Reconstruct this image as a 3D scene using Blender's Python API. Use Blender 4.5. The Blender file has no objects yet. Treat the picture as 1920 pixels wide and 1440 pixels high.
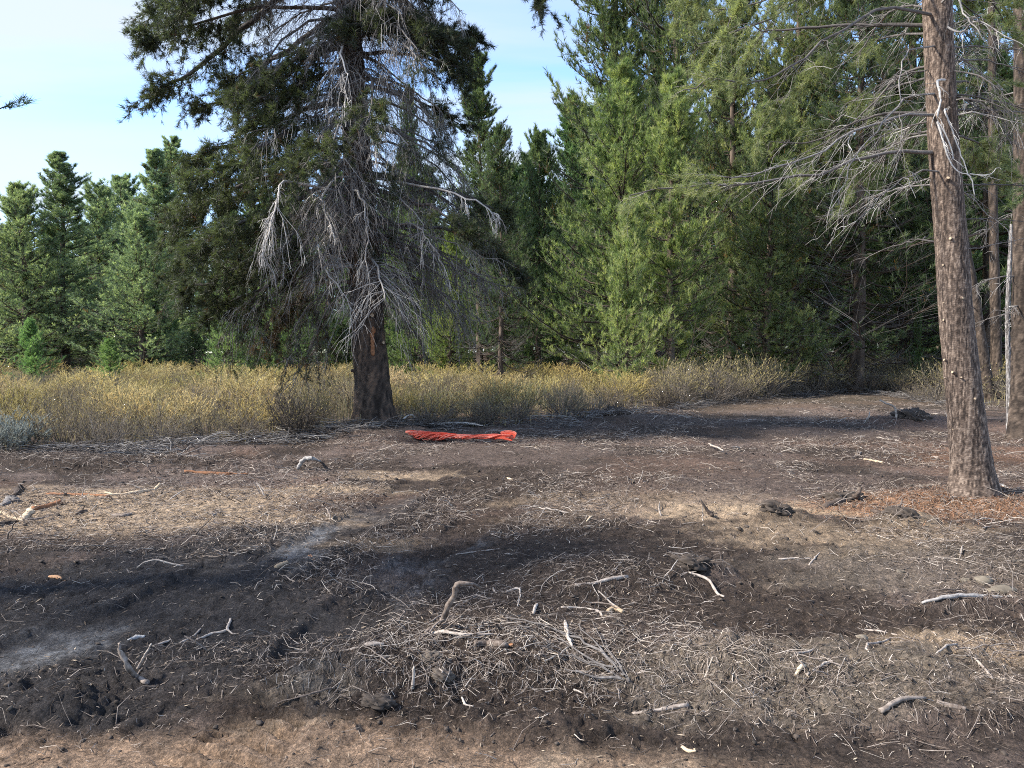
import bpy, math
import numpy as np

# ------------------------------------------------------------------ camera, light, exposure
scene = bpy.context.scene
COL = scene.collection
CAM_H, FPX, PITCH = 1.6, 1450.0, math.atan(60 / 1450.0)
cam_data = bpy.data.cameras.new("camera")
cam = bpy.data.objects.new("camera", cam_data)
COL.objects.link(cam)
cam_data.sensor_width = 36.0
cam_data.lens = 36.0 * FPX / 1920.0
cam_data.clip_start, cam_data.clip_end = 0.05, 5000.0
cam.location = (0, 0, CAM_H)
cam.rotation_euler = (math.pi / 2 - PITCH, 0, 0)
scene.camera = cam

SUN_EL, SUN_AZ = math.radians(40), math.radians(-100)      # azimuth from +Y, clockwise positive
EXPOSURE = 1.9

scene.cycles.filter_width = 1.0
scene.view_settings.view_transform = 'Standard'
scene.view_settings.look = 'None'
scene.view_settings.exposure = EXPOSURE
scene.view_settings.gamma = 1.0
scene.view_settings.use_curve_mapping = False
scene.cycles.max_bounces = 6
scene.cycles.diffuse_bounces = 3
scene.cycles.transmission_bounces = 4
scene.cycles.glossy_bounces = 2
scene.cycles.transparent_max_bounces = 4
scene.cycles.volume_bounces = 0
scene.cycles.use_denoising = False

world = bpy.data.worlds.new("World")
scene.world = world
world.use_nodes = True


def build_world():
    nt = world.node_tree
    nt.nodes.clear()
    N, L = nt.nodes.new, nt.links.new
    out, bg = N('ShaderNodeOutputWorld'), N('ShaderNodeBackground')
    sky = N('ShaderNodeTexSky')
    sky.sky_type = 'NISHITA'
    sky.sun_disc = False
    sky.sun_elevation, sky.sun_rotation = SUN_EL, SUN_AZ
    sky.air_density, sky.dust_density, sky.ozone_density = 0.75, 0.1, 3.0
    tc = N('ShaderNodeTexCoord')
    sep = N('ShaderNodeSeparateXYZ')
    L(tc.outputs['Generated'], sep.inputs[0])
    add = N('ShaderNodeMath'); add.operation = 'ADD'; add.inputs[1].default_value = 0.16
    L(sep.outputs['Z'], add.inputs[0])
    mx = N('ShaderNodeMath'); mx.operation = 'MAXIMUM'; mx.inputs[1].default_value = 0.03
    L(add.outputs[0], mx.inputs[0])
    comb = N('ShaderNodeCombineXYZ')
    for ax in 'XY':
        d = N('ShaderNodeMath'); d.operation = 'DIVIDE'
        L(sep.outputs[ax], d.inputs[0]); L(mx.outputs[0], d.inputs[1])
        L(d.outputs[0], comb.inputs[ax])
    mp = N('ShaderNodeMapping')
    mp.inputs['Scale'].default_value = (0.45, 1.25, 1)
    mp.inputs['Location'].default_value = (0.35, 0.2, 0)
    mp.inputs['Rotation'].default_value = (0, 0, 0.12)
    L(comb.outputs[0], mp.inputs[0])
    n1 = N('ShaderNodeTexNoise')
    n1.inputs['Scale'].default_value = 0.9
    n1.inputs['Detail'].default_value = 7
    n1.inputs['Roughness'].default_value = 0.52
    n1.inputs['Distortion'].default_value = 0.35
    L(mp.outputs[0], n1.inputs['Vector'])
    rmp = N('ShaderNodeValToRGB')
    rmp.color_ramp.elements[0].position = 0.42
    rmp.color_ramp.elements[1].position = 0.58
    L(n1.outputs['Fac'], rmp.inputs[0])
    sc = N('ShaderNodeMath'); sc.operation = 'MULTIPLY'; sc.inputs[1].default_value = 0.9
    L(rmp.outputs[0], sc.inputs[0])
    mix = N('ShaderNodeMix'); mix.data_type = 'RGBA'
    L(sc.outputs[0], mix.inputs['Factor'])
    L(sky.outputs[0], mix.inputs['A'])
    mix.inputs['B'].default_value = (1.8, 1.98, 2.2, 1)
    L(mix.outputs['Result'], bg.inputs['Color'])
    bg.inputs['Strength'].default_value = 0.13
    L(bg.outputs[0], out.inputs[0])


build_world()
sun_data = bpy.data.lights.new("sun", 'SUN')
sun_data.energy = 2.7
sun_data.angle = math.radians(4.0)
sun_data.color = (1.0, 0.93, 0.82)
sun = bpy.data.objects.new("sun", sun_data)
COL.objects.link(sun)
sun.rotation_euler = (math.pi / 2 - SUN_EL, 0, math.pi - SUN_AZ)

# ------------------------------------------------------------------ picture <-> place
def ray(px, py):
    u, v = (px - 960) / FPX, (720 - py) / FPX
    c, s = math.cos(PITCH), math.sin(PITCH)
    return np.array([u, c + v * s, v * c - s])


def W(px, py, Y):
    d = ray(px, py)
    return np.array([0, 0, CAM_H]) + d * (Y / d[1])


def G0(px, py):
    d = ray(px, py)
    return np.array([0, 0, CAM_H]) + d * (CAM_H / -d[2])


# ------------------------------------------------------------------ noise
def _hash(ix, iy, seed):
    h = (ix.astype(np.int64) * 374761393 + iy.astype(np.int64) * 668265263 + seed * 974711) & 0xFFFFFFFF
    h = ((h ^ (h >> 13)) * 1274126177) & 0xFFFFFFFF
    h = (h ^ (h >> 16)) & 0xFFFFFFFF
    return h / 4294967295.0


def vnoise(x, y, seed=0):
    ix, iy = np.floor(x), np.floor(y)
    fx, fy = x - ix, y - iy
    fx, fy = fx * fx * fx * (fx * (fx * 6 - 15) + 10), fy * fy * fy * (fy * (fy * 6 - 15) + 10)
    a, b = _hash(ix, iy, seed), _hash(ix + 1, iy, seed)
    c, d = _hash(ix, iy + 1, seed), _hash(ix + 1, iy + 1, seed)
    return (a + (b - a) * fx) * (1 - fy) + (c + (d - c) * fx) * fy


def fbm(x, y, seed=0, octv=4, rough=0.5):
    t, amp, tot = 0.0, 1.0, 0.0
    for k in range(octv):
        ca, sa = math.cos(k * 0.7 + 0.3), math.sin(k * 0.7 + 0.3)
        xr, yr = x * ca - y * sa, x * sa + y * ca
        t = t + amp * vnoise(xr * 2 ** k + k * 17.3, yr * 2 ** k - k * 9.1, seed + k)
        tot += amp
        amp *= rough
    return t / tot


def smooth(a, b, x):
    t = np.clip((x - a) / (b - a), 0, 1)
    return t * t * (3 - 2 * t)


# ------------------------------------------------------------------ mesh helpers
class Bucket:
    def __init__(s):
        s.V, s.T, s.Q, s.tone, s.tm, s.qm, s.n = [], [], [], [], [], [], 0

    def add(s, V, tris=None, quads=None, tone=0.5, mat=0):
        V = np.asarray(V, float).reshape(-1, 3)
        if len(V) == 0:
            return
        s.V.append(V)
        s.tone.append(np.broadcast_to(np.asarray(tone, float).ravel() if np.ndim(tone) else float(tone), (len(V),)))
        if tris is not None and len(tris):
            s.T.append(np.asarray(tris) + s.n); s.tm.append(np.full(len(tris), mat))
        if quads is not None and len(quads):
            s.Q.append(np.asarray(quads) + s.n); s.qm.append(np.full(len(quads), mat))
        s.n += len(V)

    def mesh(s, name, mats, smooth_shade=True, cols=None):
        me = bpy.data.meshes.new(name)
        for m in mats:
            me.materials.append(m)
        if s.n == 0:
            return me
        V = np.concatenate(s.V)
        T = np.concatenate(s.T) if s.T else np.zeros((0, 3), int)
        Q = np.concatenate(s.Q) if s.Q else np.zeros((0, 4), int)
        loops = np.concatenate([T.ravel(), Q.ravel()]).astype(np.int32)
        nt, nq = len(T), len(Q)
        starts = np.concatenate([np.arange(nt) * 3, nt * 3 + np.arange(nq) * 4]).astype(np.int32)
        me.vertices.add(len(V)); me.vertices.foreach_set('co', V.astype(np.float32).ravel())
        me.loops.add(len(loops)); me.loops.foreach_set('vertex_index', loops)
        me.polygons.add(nt + nq); me.polygons.foreach_set('loop_start', starts)
        mi = np.concatenate(s.tm + s.qm).astype(np.int32)
        me.polygons.foreach_set('material_index', mi)
        me.polygons.foreach_set('use_smooth', np.full(nt + nq, smooth_shade))
        at = me.attributes.new('tone', 'FLOAT', 'POINT')
        at.data.foreach_set('value', np.concatenate(s.tone).astype(np.float32))
        if cols is not None:
            ca = me.attributes.new('soil', 'FLOAT_COLOR', 'POINT')
            ca.data.foreach_set('color', np.c_[cols, np.ones(len(V))].astype(np.float32).ravel())
        me.update(calc_edges=True)
        return me


def link(name, me, parent=None, label=None, cat=None, group=None, kind=None, loc=None):
    o = bpy.data.objects.new(name, me)
    COL.objects.link(o)
    if parent is not None:
        o.parent = parent
    if loc is not None:
        o.location = loc
    for k, v in (('label', label), ('category', cat), ('group', group), ('kind', kind)):
        if v:
            o[k] = v
    return o


def copy_tree(o, parent=None):
    c = o.copy()
    COL.objects.link(c)
    if parent is not None:
        c.parent = parent
    for ch in o.children:
        copy_tree(ch, c)
    return c


def nrm(v):
    return v / np.maximum(np.linalg.norm(v, axis=-1, keepdims=True), 1e-9)


def tubes(P, R, sides=4, wob=None):
    """many tubes at once: P [M,N,3] centre lines, R [M,N] radii -> verts, quads"""
    P, R = np.asarray(P, float), np.asarray(R, float)
    if P.ndim == 2:
        P, R = P[None], R[None]
    M, N = R.shape
    T = nrm(np.gradient(P, axis=1))
    ref = np.where(np.abs(T[:, :1, 2:3]) < 0.85, np.array([0, 0, 1.0]), np.array([1.0, 0, 0]))
    U = nrm(np.cross(T, np.broadcast_to(ref, T.shape)))
    B = np.cross(T, U)
    a = np.arange(sides) * 2 * math.pi / sides
    rr = R[:, :, None] * (np.ones(sides) if wob is None else wob)
    V = P[:, :, None, :] + rr[..., None] * (U[:, :, None, :] * np.cos(a)[:, None] + B[:, :, None, :] * np.sin(a)[:, None])
    i = np.arange(M * N * sides).reshape(M, N, sides)
    q = np.stack([i[:, :-1], np.roll(i, -1, 2)[:, :-1], np.roll(i, -1, 2)[:, 1:], i[:, 1:]], -1)
    return V.reshape(-1, 3), q.reshape(-1, 4)


def curve(pts, n):
    """Catmull-Rom resample"""
    p = np.asarray(pts, float)
    if len(p) == 2:
        return p[0] + (p[1] - p[0]) * np.linspace(0, 1, n)[:, None]
    q = np.vstack([2 * p[0] - p[1], p, 2 * p[-1] - p[-2]])
    t = np.linspace(0, len(p) - 1 - 1e-6, n)
    k = t.astype(int)
    f = (t - k)[:, None]
    a, b, c, d = q[k], q[k + 1], q[k + 2], q[k + 3]
    return 0.5 * (2 * b + (c - a) * f + (2 * a - 5 * b + 4 * c - d) * f ** 2 + (3 * b - a - 3 * c + d) * f ** 3)


def needles(bk, rng, pos, d, n, length, width, spread, tone, tail=0.06, mat=0):
    """pine shoots: n thin needles round each shoot direction d"""
    M = len(pos)
    if M == 0:
        return
    d = nrm(d)
    rnd = rng.normal(size=(M, n, 3))
    rnd -= (rnd * d[:, None]).sum(-1, keepdims=True) * d[:, None]
    rnd = nrm(rnd)
    sp = spread * rng.uniform(0.45, 1.25, (M, n, 1))
    nd = nrm(d[:, None] * np.cos(sp) + rnd * np.sin(sp))
    base = pos[:, None] - d[:, None] * (rng.uniform(0, 1, (M, n, 1)) * tail)
    side = nrm(np.cross(nd, rng.normal(size=(M, n, 3))))
    ln = length * rng.uniform(0.7, 1.15, (M, n, 1))
    V = np.stack([base - side * width / 2, base + side * width / 2, base + nd * ln], 2).reshape(-1, 3)
    tn = np.repeat(np.clip(np.asarray(tone)[:, None] + rng.normal(0, 0.08, (M, n)), 0, 1).ravel(), 3)
    bk.add(V, tris=np.arange(M * n * 3).reshape(-1, 3), tone=tn, mat=mat)


# ------------------------------------------------------------------ materials
def new_mat(name):
    m = bpy.data.materials.new(name)
    m.use_nodes = True
    nt = m.node_tree
    nt.nodes.clear()
    return m, nt, nt.nodes.new, nt.links.new


def ramp(nt, src, stops):
    r = nt.nodes.new('ShaderNodeValToRGB')
    e = r.color_ramp.elements
    while len(e) < len(stops):
        e.new(0.5)
    for k, (p, c) in enumerate(stops):
        e[k].position = p
        e[k].color = (*c, 1)
    nt.links.new(src, r.inputs[0])
    return r.outputs[0]


def noise_tex(nt, vec, scale, detail=4, rough=0.6, dist=0.0):
    n = nt.nodes.new('ShaderNodeTexNoise')
    n.inputs['Scale'].default_value = scale
    n.inputs['Detail'].default_value = detail
    n.inputs['Roughness'].default_value = rough
    n.inputs['Distortion'].default_value = dist
    if vec is not None:
        nt.links.new(vec, n.inputs['Vector'])
    return n.outputs['Fac']


def mixrgb(nt, fac, a, b, mode='MIX'):
    m = nt.nodes.new('ShaderNodeMix')
    m.data_type = 'RGBA'
    m.blend_type = mode
    for s, v in ((m.inputs['Factor'], fac), (m.inputs['A'], a), (m.inputs['B'], b)):
        if isinstance(v, (int, float)):
            s.default_value = v
        elif isinstance(v, tuple):
            s.default_value = (*v, 1)
        else:
            nt.links.new(v, s)
    return m.outputs['Result']


def attr(nt, name, out='Fac'):
    a = nt.nodes.new('ShaderNodeAttribute')
    a.attribute_name = name
    return a.outputs[out]


def needle_mat(name, stops, trans=0.4):
    m, nt, N, L = new_mat(name)
    out = N('ShaderNodeOutputMaterial')
    col = ramp(nt, attr(nt, 'tone'), stops)
    oi = N('ShaderNodeObjectInfo')
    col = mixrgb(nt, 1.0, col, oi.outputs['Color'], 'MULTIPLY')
    p = N('ShaderNodeBsdfPrincipled')
    p.inputs['Roughness'].default_value = 0.5
    p.inputs['Specular IOR Level'].default_value = 0.3
    L(col, p.inputs['Base Color'])
    t = N('ShaderNodeBsdfTranslucent')
    tc = mixrgb(nt, 1.0, col, (1.3, 1.4, 0.8), 'MULTIPLY')
    L(tc, t.inputs['Color'])
    mx = N('ShaderNodeMixShader')
    mx.inputs[0].default_value = trans
    L(p.outputs[0], mx.inputs[1]); L(t.outputs[0], mx.inputs[2])
    L(mx.outputs[0], out.inputs[0])
    return m


def wood_mat(name, stops, scale=(30, 30, 8), bump=0.4, bscale=1.0, rough=0.9):
    """bark / dead wood: tone picks the colour, stretched noise breaks it up"""
    m, nt, N, L = new_mat(name)
    out, p = N('ShaderNodeOutputMaterial'), N('ShaderNodeBsdfPrincipled')
    tc = N('ShaderNodeTexCoord')
    mp = N('ShaderNodeMapping')
    mp.inputs['Scale'].default_value = scale
    L(tc.outputs['Object'], mp.inputs[0])
    nz = noise_tex(nt, mp.outputs[0], 1.0, 5, 0.65)
    a = N('ShaderNodeMath'); a.operation = 'MULTIPLY_ADD'
    a.inputs[1].default_value = 0.9; a.inputs[2].default_value = -0.45
    L(nz, a.inputs[0])
    b = N('ShaderNodeMath'); b.operation = 'ADD'; b.use_clamp = True
    L(a.outputs[0], b.inputs[0]); L(attr(nt, 'tone'), b.inputs[1])
    col = ramp(nt, b.outputs[0], stops)
    L(col, p.inputs['Base Color'])
    p.inputs['Roughness'].default_value = rough
    p.inputs['Specular IOR Level'].default_value = 0.2
    if bump:
        bp = N('ShaderNodeBump')
        bp.inputs['Strength'].default_value = bump
        bp.inputs['Distance'].default_value = 0.01 * bscale
        L(nz, bp.inputs['Height']); L(bp.outputs[0], p.inputs['Normal'])
    L(p.outputs[0], out.inputs[0])
    return m


M_NEEDLE_OLD = needle_mat('needles_old_pine', [(0.0, (0.11, 0.05, 0.025)), (0.08, (0.032, 0.036, 0.027)), (0.45, (0.052, 0.063, 0.038)), (0.75, (0.105, 0.128, 0.060)), (1.0, (0.18, 0.195, 0.08))], 0.42)
M_NEEDLE_YOUNG = needle_mat('needles_young_pine', [(0.0, (0.055, 0.085, 0.042)), (0.45, (0.125, 0.175, 0.080)), (0.75, (0.225, 0.275, 0.120)), (1.0, (0.33, 0.35, 0.17))], 0.5)
M_NEEDLE_FOREST = needle_mat('needles_forest_pine', [(0.0, (0.16, 0.075, 0.03)), (0.05, (0.036, 0.056, 0.030)), (0.45, (0.108, 0.140, 0.078)), (0.78, (0.20, 0.228, 0.112)), (1.0, (0.30, 0.31, 0.155))], 0.5)
M_BARK_OLD = wood_mat('bark_old_pine', [(0.1, (0.022, 0.017, 0.014)), (0.5, (0.062, 0.047, 0.038)), (0.9, (0.15, 0.10, 0.07))], (26, 26, 60), 0.6, 1.6)
M_BARK_RED = wood_mat('bark_reddish_pine', [(0.12, (0.040, 0.030, 0.025)), (0.5, (0.125, 0.092, 0.073)), (0.88, (0.31, 0.24, 0.19))], (38, 38, 90), 0.7, 1.2)
M_BARK_DARK = wood_mat('bark_forest_pine', [(0.1, (0.030, 0.023, 0.019)), (0.5, (0.085, 0.064, 0.05)), (0.9, (0.19, 0.145, 0.115))], (20, 20, 40), 0.5, 1.5)
M_DEAD = wood_mat('dead_wood', [(0.0, (0.036, 0.031, 0.029)), (0.45, (0.135, 0.122, 0.116)), (0.8, (0.36, 0.34, 0.325)), (1.0, (0.58, 0.55, 0.51))], (60, 60, 60), 0.3, 0.5)
M_DEBRIS = wood_mat('root_wood', [(0.0, (0.028, 0.020, 0.016)), (0.35, (0.100, 0.076, 0.062)), (0.7, (0.285, 0.237, 0.203)), (1.0, (0.54, 0.475, 0.41))], (40, 40, 40), 0.3, 0.4)
M_CUT = wood_mat('cut_wood', [(0.0, (0.26, 0.185, 0.115)), (1.0, (0.60, 0.48, 0.34))], (60, 60, 60), 0.2, 0.3)
M_ORANGE_WOOD = wood_mat('orange_wood', [(0.0, (0.10, 0.05, 0.03)), (0.6, (0.30, 0.145, 0.075)), (1.0, (0.50, 0.30, 0.17))], (30, 30, 30), 0.3, 0.5)
M_STEM = wood_mat('shrub_stem', [(0.0, (0.030, 0.025, 0.022)), (0.5, (0.11, 0.093, 0.08)), (1.0, (0.26, 0.22, 0.18))], (30, 30, 30), 0)


def soil_mat():
    m, nt, N, L = new_mat('churned_soil')
    out, p = N('ShaderNodeOutputMaterial'), N('ShaderNodeBsdfPrincipled')
    tc = N('ShaderNodeTexCoord')
    v = tc.outputs['Object']
    n1 = noise_tex(nt, v, 70, 7, 0.78)
    n2 = noise_tex(nt, v, 13, 6, 0.68, 0.4)
    base = attr(nt, 'soil', 'Color')
    f1 = ramp(nt, n1, [(0.30, (0.28, 0.27, 0.26)), (0.5, (1, 1, 1)), (0.68, (2.2, 2.1, 1.98))])
    f2 = ramp(nt, n2, [(0.32, (0.5, 0.49, 0.48)), (0.5, (1, 1, 1)), (0.68, (1.6, 1.55, 1.48))])
    col = mixrgb(nt, 1.0, base, f1, 'MULTIPLY')
    col = mixrgb(nt, 1.0, col, f2, 'MULTIPLY')
    L(col, p.inputs['Base Color'])
    p.inputs['Roughness'].default_value = 0.95
    p.inputs['Specular IOR Level'].default_value = 0.15
    nb = noise_tex(nt, v, 30, 9, 0.78)
    b = N('ShaderNodeBump')
    b.inputs['Strength'].default_value = 1.0
    b.inputs['Distance'].default_value = 0.055
    L(nb, b.inputs['Height']); L(b.outputs[0], p.inputs['Normal'])
    L(p.outputs[0], out.inputs[0])
    return m


def tone_mat(name, stops, rough=0.9, trans=0.0):
    m, nt, N, L = new_mat(name)
    out, p = N('ShaderNodeOutputMaterial'), N('ShaderNodeBsdfPrincipled')
    col = ramp(nt, attr(nt, 'tone'), stops)
    oi = N('ShaderNodeObjectInfo')
    col = mixrgb(nt, 1.0, col, oi.outputs['Color'], 'MULTIPLY')
    L(col, p.inputs['Base Color'])
    p.inputs['Roughness'].default_value = rough
    p.inputs['Specular IOR Level'].default_value = 0.2
    if trans:
        t = N('ShaderNodeBsdfTranslucent')
        L(col, t.inputs['Color'])
        mx = N('ShaderNodeMixShader'); mx.inputs[0].default_value = trans
        L(p.outputs[0], mx.inputs[1]); L(t.outputs[0], mx.inputs[2]); L(mx.outputs[0], out.inputs[0])
    else:
        L(p.outputs[0], out.inputs[0])
    return m


M_SOIL = soil_mat()
M_CLOD = tone_mat('soil_clods', [(0.0, (0.030, 0.024, 0.020)), (0.5, (0.075, 0.060, 0.050)), (1.0, (0.17, 0.14, 0.11))])
M_LITTER = tone_mat('litter', [(0.0, (0.035, 0.026, 0.02)), (0.5, (0.15, 0.115, 0.085)), (1.0, (0.46, 0.37, 0.27))])
M_NLITTER = tone_mat('fallen_needles', [(0.0, (0.13, 0.065, 0.035)), (0.6, (0.31, 0.155, 0.085)), (1.0, (0.48, 0.36, 0.24))])
M_BRUSH = tone_mat('brush_leaves', [(0.0, (0.14, 0.125, 0.095)), (0.45, (0.35, 0.295, 0.135)), (1.0, (0.64, 0.51, 0.20))], 0.8, 0.3)
M_SAGE = tone_mat('sage_leaves', [(0.0, (0.15, 0.165, 0.15)), (1.0, (0.32, 0.345, 0.31))], 0.8, 0.25)
M_GRASS = tone_mat('dry_grass', [(0.0, (0.17, 0.145, 0.10)), (0.5, (0.33, 0.28, 0.15)), (1.0, (0.50, 0.42, 0.23))], 0.8, 0.3)
M_ROCK = wood_mat('rock', [(0.0, (0.10, 0.085, 0.068)), (0.6, (0.20, 0.17, 0.13)), (1.0, (0.32, 0.28, 0.22))], (25, 25, 25), 0.4, 0.6)
M_NET = tone_mat('orange_plastic', [(0.0, (0.62, 0.035, 0.02)), (0.5, (0.86, 0.13, 0.07)), (1.0, (0.90, 0.42, 0.32))], 0.45, 0.25)


# ------------------------------------------------------------------ ground
def track_path(pix):
    return curve([G0(*p)[:2] for p in pix], 60)


TRACKS = [  # centre line in the picture, half width, depth
    (track_path([(-260, 1330), (0, 1235), (260, 1145), (430, 1085), (610, 1010), (740, 930), (820, 885)]), 0.22, 0.05),
    (track_path([(330, 1460), (500, 1360), (640, 1210), (760, 1085), (880, 990), (960, 930)]), 0.20, 0.05),
]


def track_fields(x, y):
    """distance to nearest track centre line / half width, and length along it"""
    best, along, which = np.full(x.shape, 9.0), np.zeros(x.shape), np.zeros(x.shape, int)
    x = x + (fbm(x * 1.3, y * 1.3, 201, 3) - 0.5) * 0.35
    y = y + (fbm(x * 1.3, y * 1.3, 202, 3) - 0.5) * 0.35
    near = (y < 14) & (y > 1.0) & (np.abs(x) < 6)
    xs, ys = x[near], y[near]
    for k, (pth, hw, dp) in enumerate(TRACKS):
        seg = np.r_[0, np.cumsum(np.linalg.norm(np.diff(pth, axis=0), axis=1))]
        bd, ba = np.full(xs.shape, 9.0), np.zeros(xs.shape)
        for j in range(len(pth) - 1):
            a, b = pth[j], pth[j + 1]
            ab = b - a
            t = np.clip(((xs - a[0]) * ab[0] + (ys - a[1]) * ab[1]) / (ab @ ab), 0, 1)
            d = np.hypot(xs - a[0] - t * ab[0], ys - a[1] - t * ab[1]) / hw
            m = d < bd
            bd[m] = d[m]
            ba[m] = (seg[j] + t * (seg[j + 1] - seg[j]))[m]
        cur, ca, cw = best[near], along[near], which[near]
        m = bd < cur
        cur[m], ca[m], cw[m] = bd[m], ba[m], k
        best[near], along[near], which[near] = cur, ca, cw
    return best, along, which


def blob(x, y, px, py, rx, ry, warp=0.5, seed=0, ang=0.0):
    c = G0(px, py)
    dx, dy = x - c[0], y - c[1]
    ca, sa = math.cos(ang), math.sin(ang)
    dx, dy = dx * ca + dy * sa, -dx * sa + dy * ca
    w = (fbm(x / max(rx, .2) * 1.6, y / max(ry, .2) * 1.6, seed, 4, 0.6) - 0.5) * warp * 2
    return smooth(1.15, 0.45, np.hypot(dx / rx, dy / ry) + w)


MOUNDS = [  # px, py, rx, ry, height
    (1080, 1225, 1.15, 0.6, 0.05), (820, 1235, 0.75, 0.45, 0.045), (700, 1280, 0.5, 0.3, 0.06), (1150, 1090, 0.8, 0.5, 0.09),
    (1310, 1075, 0.25, 0.2, 0.06), (120, 872, 2.6, 0.6, 0.13), (420, 845, 1.8, 0.6, 0.10), (40, 1325, 0.45, 0.22, 0.07),
    (560, 1135, 0.7, 0.35, 0.07), (1560, 1250, 0.9, 0.4, 0.07), (1750, 1330, 0.7, 0.3, 0.07), (1300, 800, 3.5, 1.6, 0.06),
    (1710, 790, 1.2, 0.8, 0.14), (1130, 795, 2.2, 0.8, 0.09), (1590, 770, 3.0, 2.0, 0.10), (1455, 975, 0.35, 0.25, 0.08),
    (1690, 985, 0.35, 0.2, 0.08), (1830, 945, 1.1, 0.8, 0.07), (700, 812, 1.6, 0.9, 0.12), (1000, 1375, 0.35, 0.12, 0.05),
    (1850, 1150, 0.6, 0.12, 0.07),
]


def rough_field(x, y):
    return smooth(0.30, 0.62, fbm(x * 0.55 + 3, y * 0.55, 41, 4, 0.55))


def ground_h(x, y, fine=True):
    x, y = np.asarray(x, float), np.asarray(y, float)
    h = (fbm(x * 0.16, y * 0.16, 5, 3) - 0.5) * 0.22 * smooth(2, 9, y)
    h = h + (fbm(x * 0.9, y * 0.9, 8, 3) - 0.5) * 0.09
    for k, (px, py, rx, ry, hh) in enumerate(MOUNDS):
        c = G0(px, py)
        m = (np.abs(x - c[0]) < rx * 1.8) & (np.abs(y - c[1]) < ry * 1.8)
        if m.any():
            e = np.zeros(x.shape)
            e[m] = blob(x[m], y[m], px, py, rx, ry, 0.35, 60 + k) * hh
            h = h + e
    td, ta, tw = track_fields(x, y)
    inn = smooth(1.25, 0.75, td)
    berm = smooth(0.8, 1.2, td) * smooth(2.1, 1.35, td)
    h = h - inn * 0.022 + berm * (0.075 * np.maximum(fbm(x * 2.6, y * 2.6, 77, 4) - 0.35, 0))
    if fine:
        road = smooth(3.3, 2.85, y + 0.35 * (fbm(x * 0.8, y * 0.8, 14, 3) - 0.5) - 0.05 * x)
        calm = np.clip(inn * 0.7 + road * 0.75, 0, 0.9)
        rf = rough_field(x, y)
        far = smooth(30, 8, y)
        wx, wy = x + 0.10 * fbm(x * 4, y * 4, 23, 2), y + 0.10 * fbm(x * 4, y * 4, 24, 2)
        clod = 1 - np.abs(2 * fbm(wx * 5.5, wy * 5.5, 21, 4, 0.68) - 1)
        cl2 = 1 - np.abs(2 * fbm(x * 15, y * 15, 31, 3, 0.62) - 1)
        fn = fbm(x * 34, y * 34, 35, 3, 0.65)
        h = h + ((clod - 0.75) * 0.042 * (0.25 + rf) + (cl2 - 0.75) * 0.034 * (0.4 + rf) + (fn - 0.5) * 0.026) * (1 - calm) * (0.35 + 0.65 * far)
        # shallow drag lines left by the machine, running with the tracks
        drag = vnoise((x * 0.93 - y * 0.37) * 16, (x * 0.37 + y * 0.93) * 0.9, 91)
        h = h + (drag - 0.5) * 0.018 * smooth(14, 7, y)
        # lug prints in the tracks
        on = inn * smooth(0.25, 0.5, fbm(ta * 0.8 + tw * 9, ta * 0.0 + 2.0, 55, 2))
        lug = np.sin((ta + td * 0.03) * 2 * math.pi / 0.095)
        h = h + np.maximum(on, inn * smooth(4.2, 3.7, y)) * smooth(-0.2, 0.5, lug) * 0.030 * (tw == 1) + on * smooth(-0.2, 0.5, lug) * 0.007 * (tw == 0)
        # a short run of clear tread prints at the edge of the tan soil
        a, b = G0(425, 1402)[:2], G0(585, 1310)[:2]
        ax = (b - a) / np.linalg.norm(b - a)
        la, ac = (x - a[0]) * ax[0] + (y - a[1]) * ax[1], -(x - a[0]) * ax[1] + (y - a[1]) * ax[0]
        tread = smooth(0.19, 0.13, np.abs(ac)) * smooth(-0.05, 0.05, la) * smooth(0.85, 0.65, la)
        h = h + tread * (smooth(-0.1, 0.6, np.sin((la + 0.25 * np.abs(ac)) * 2 * math.pi / 0.105)) * 0.038 - 0.022)
    return h


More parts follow.
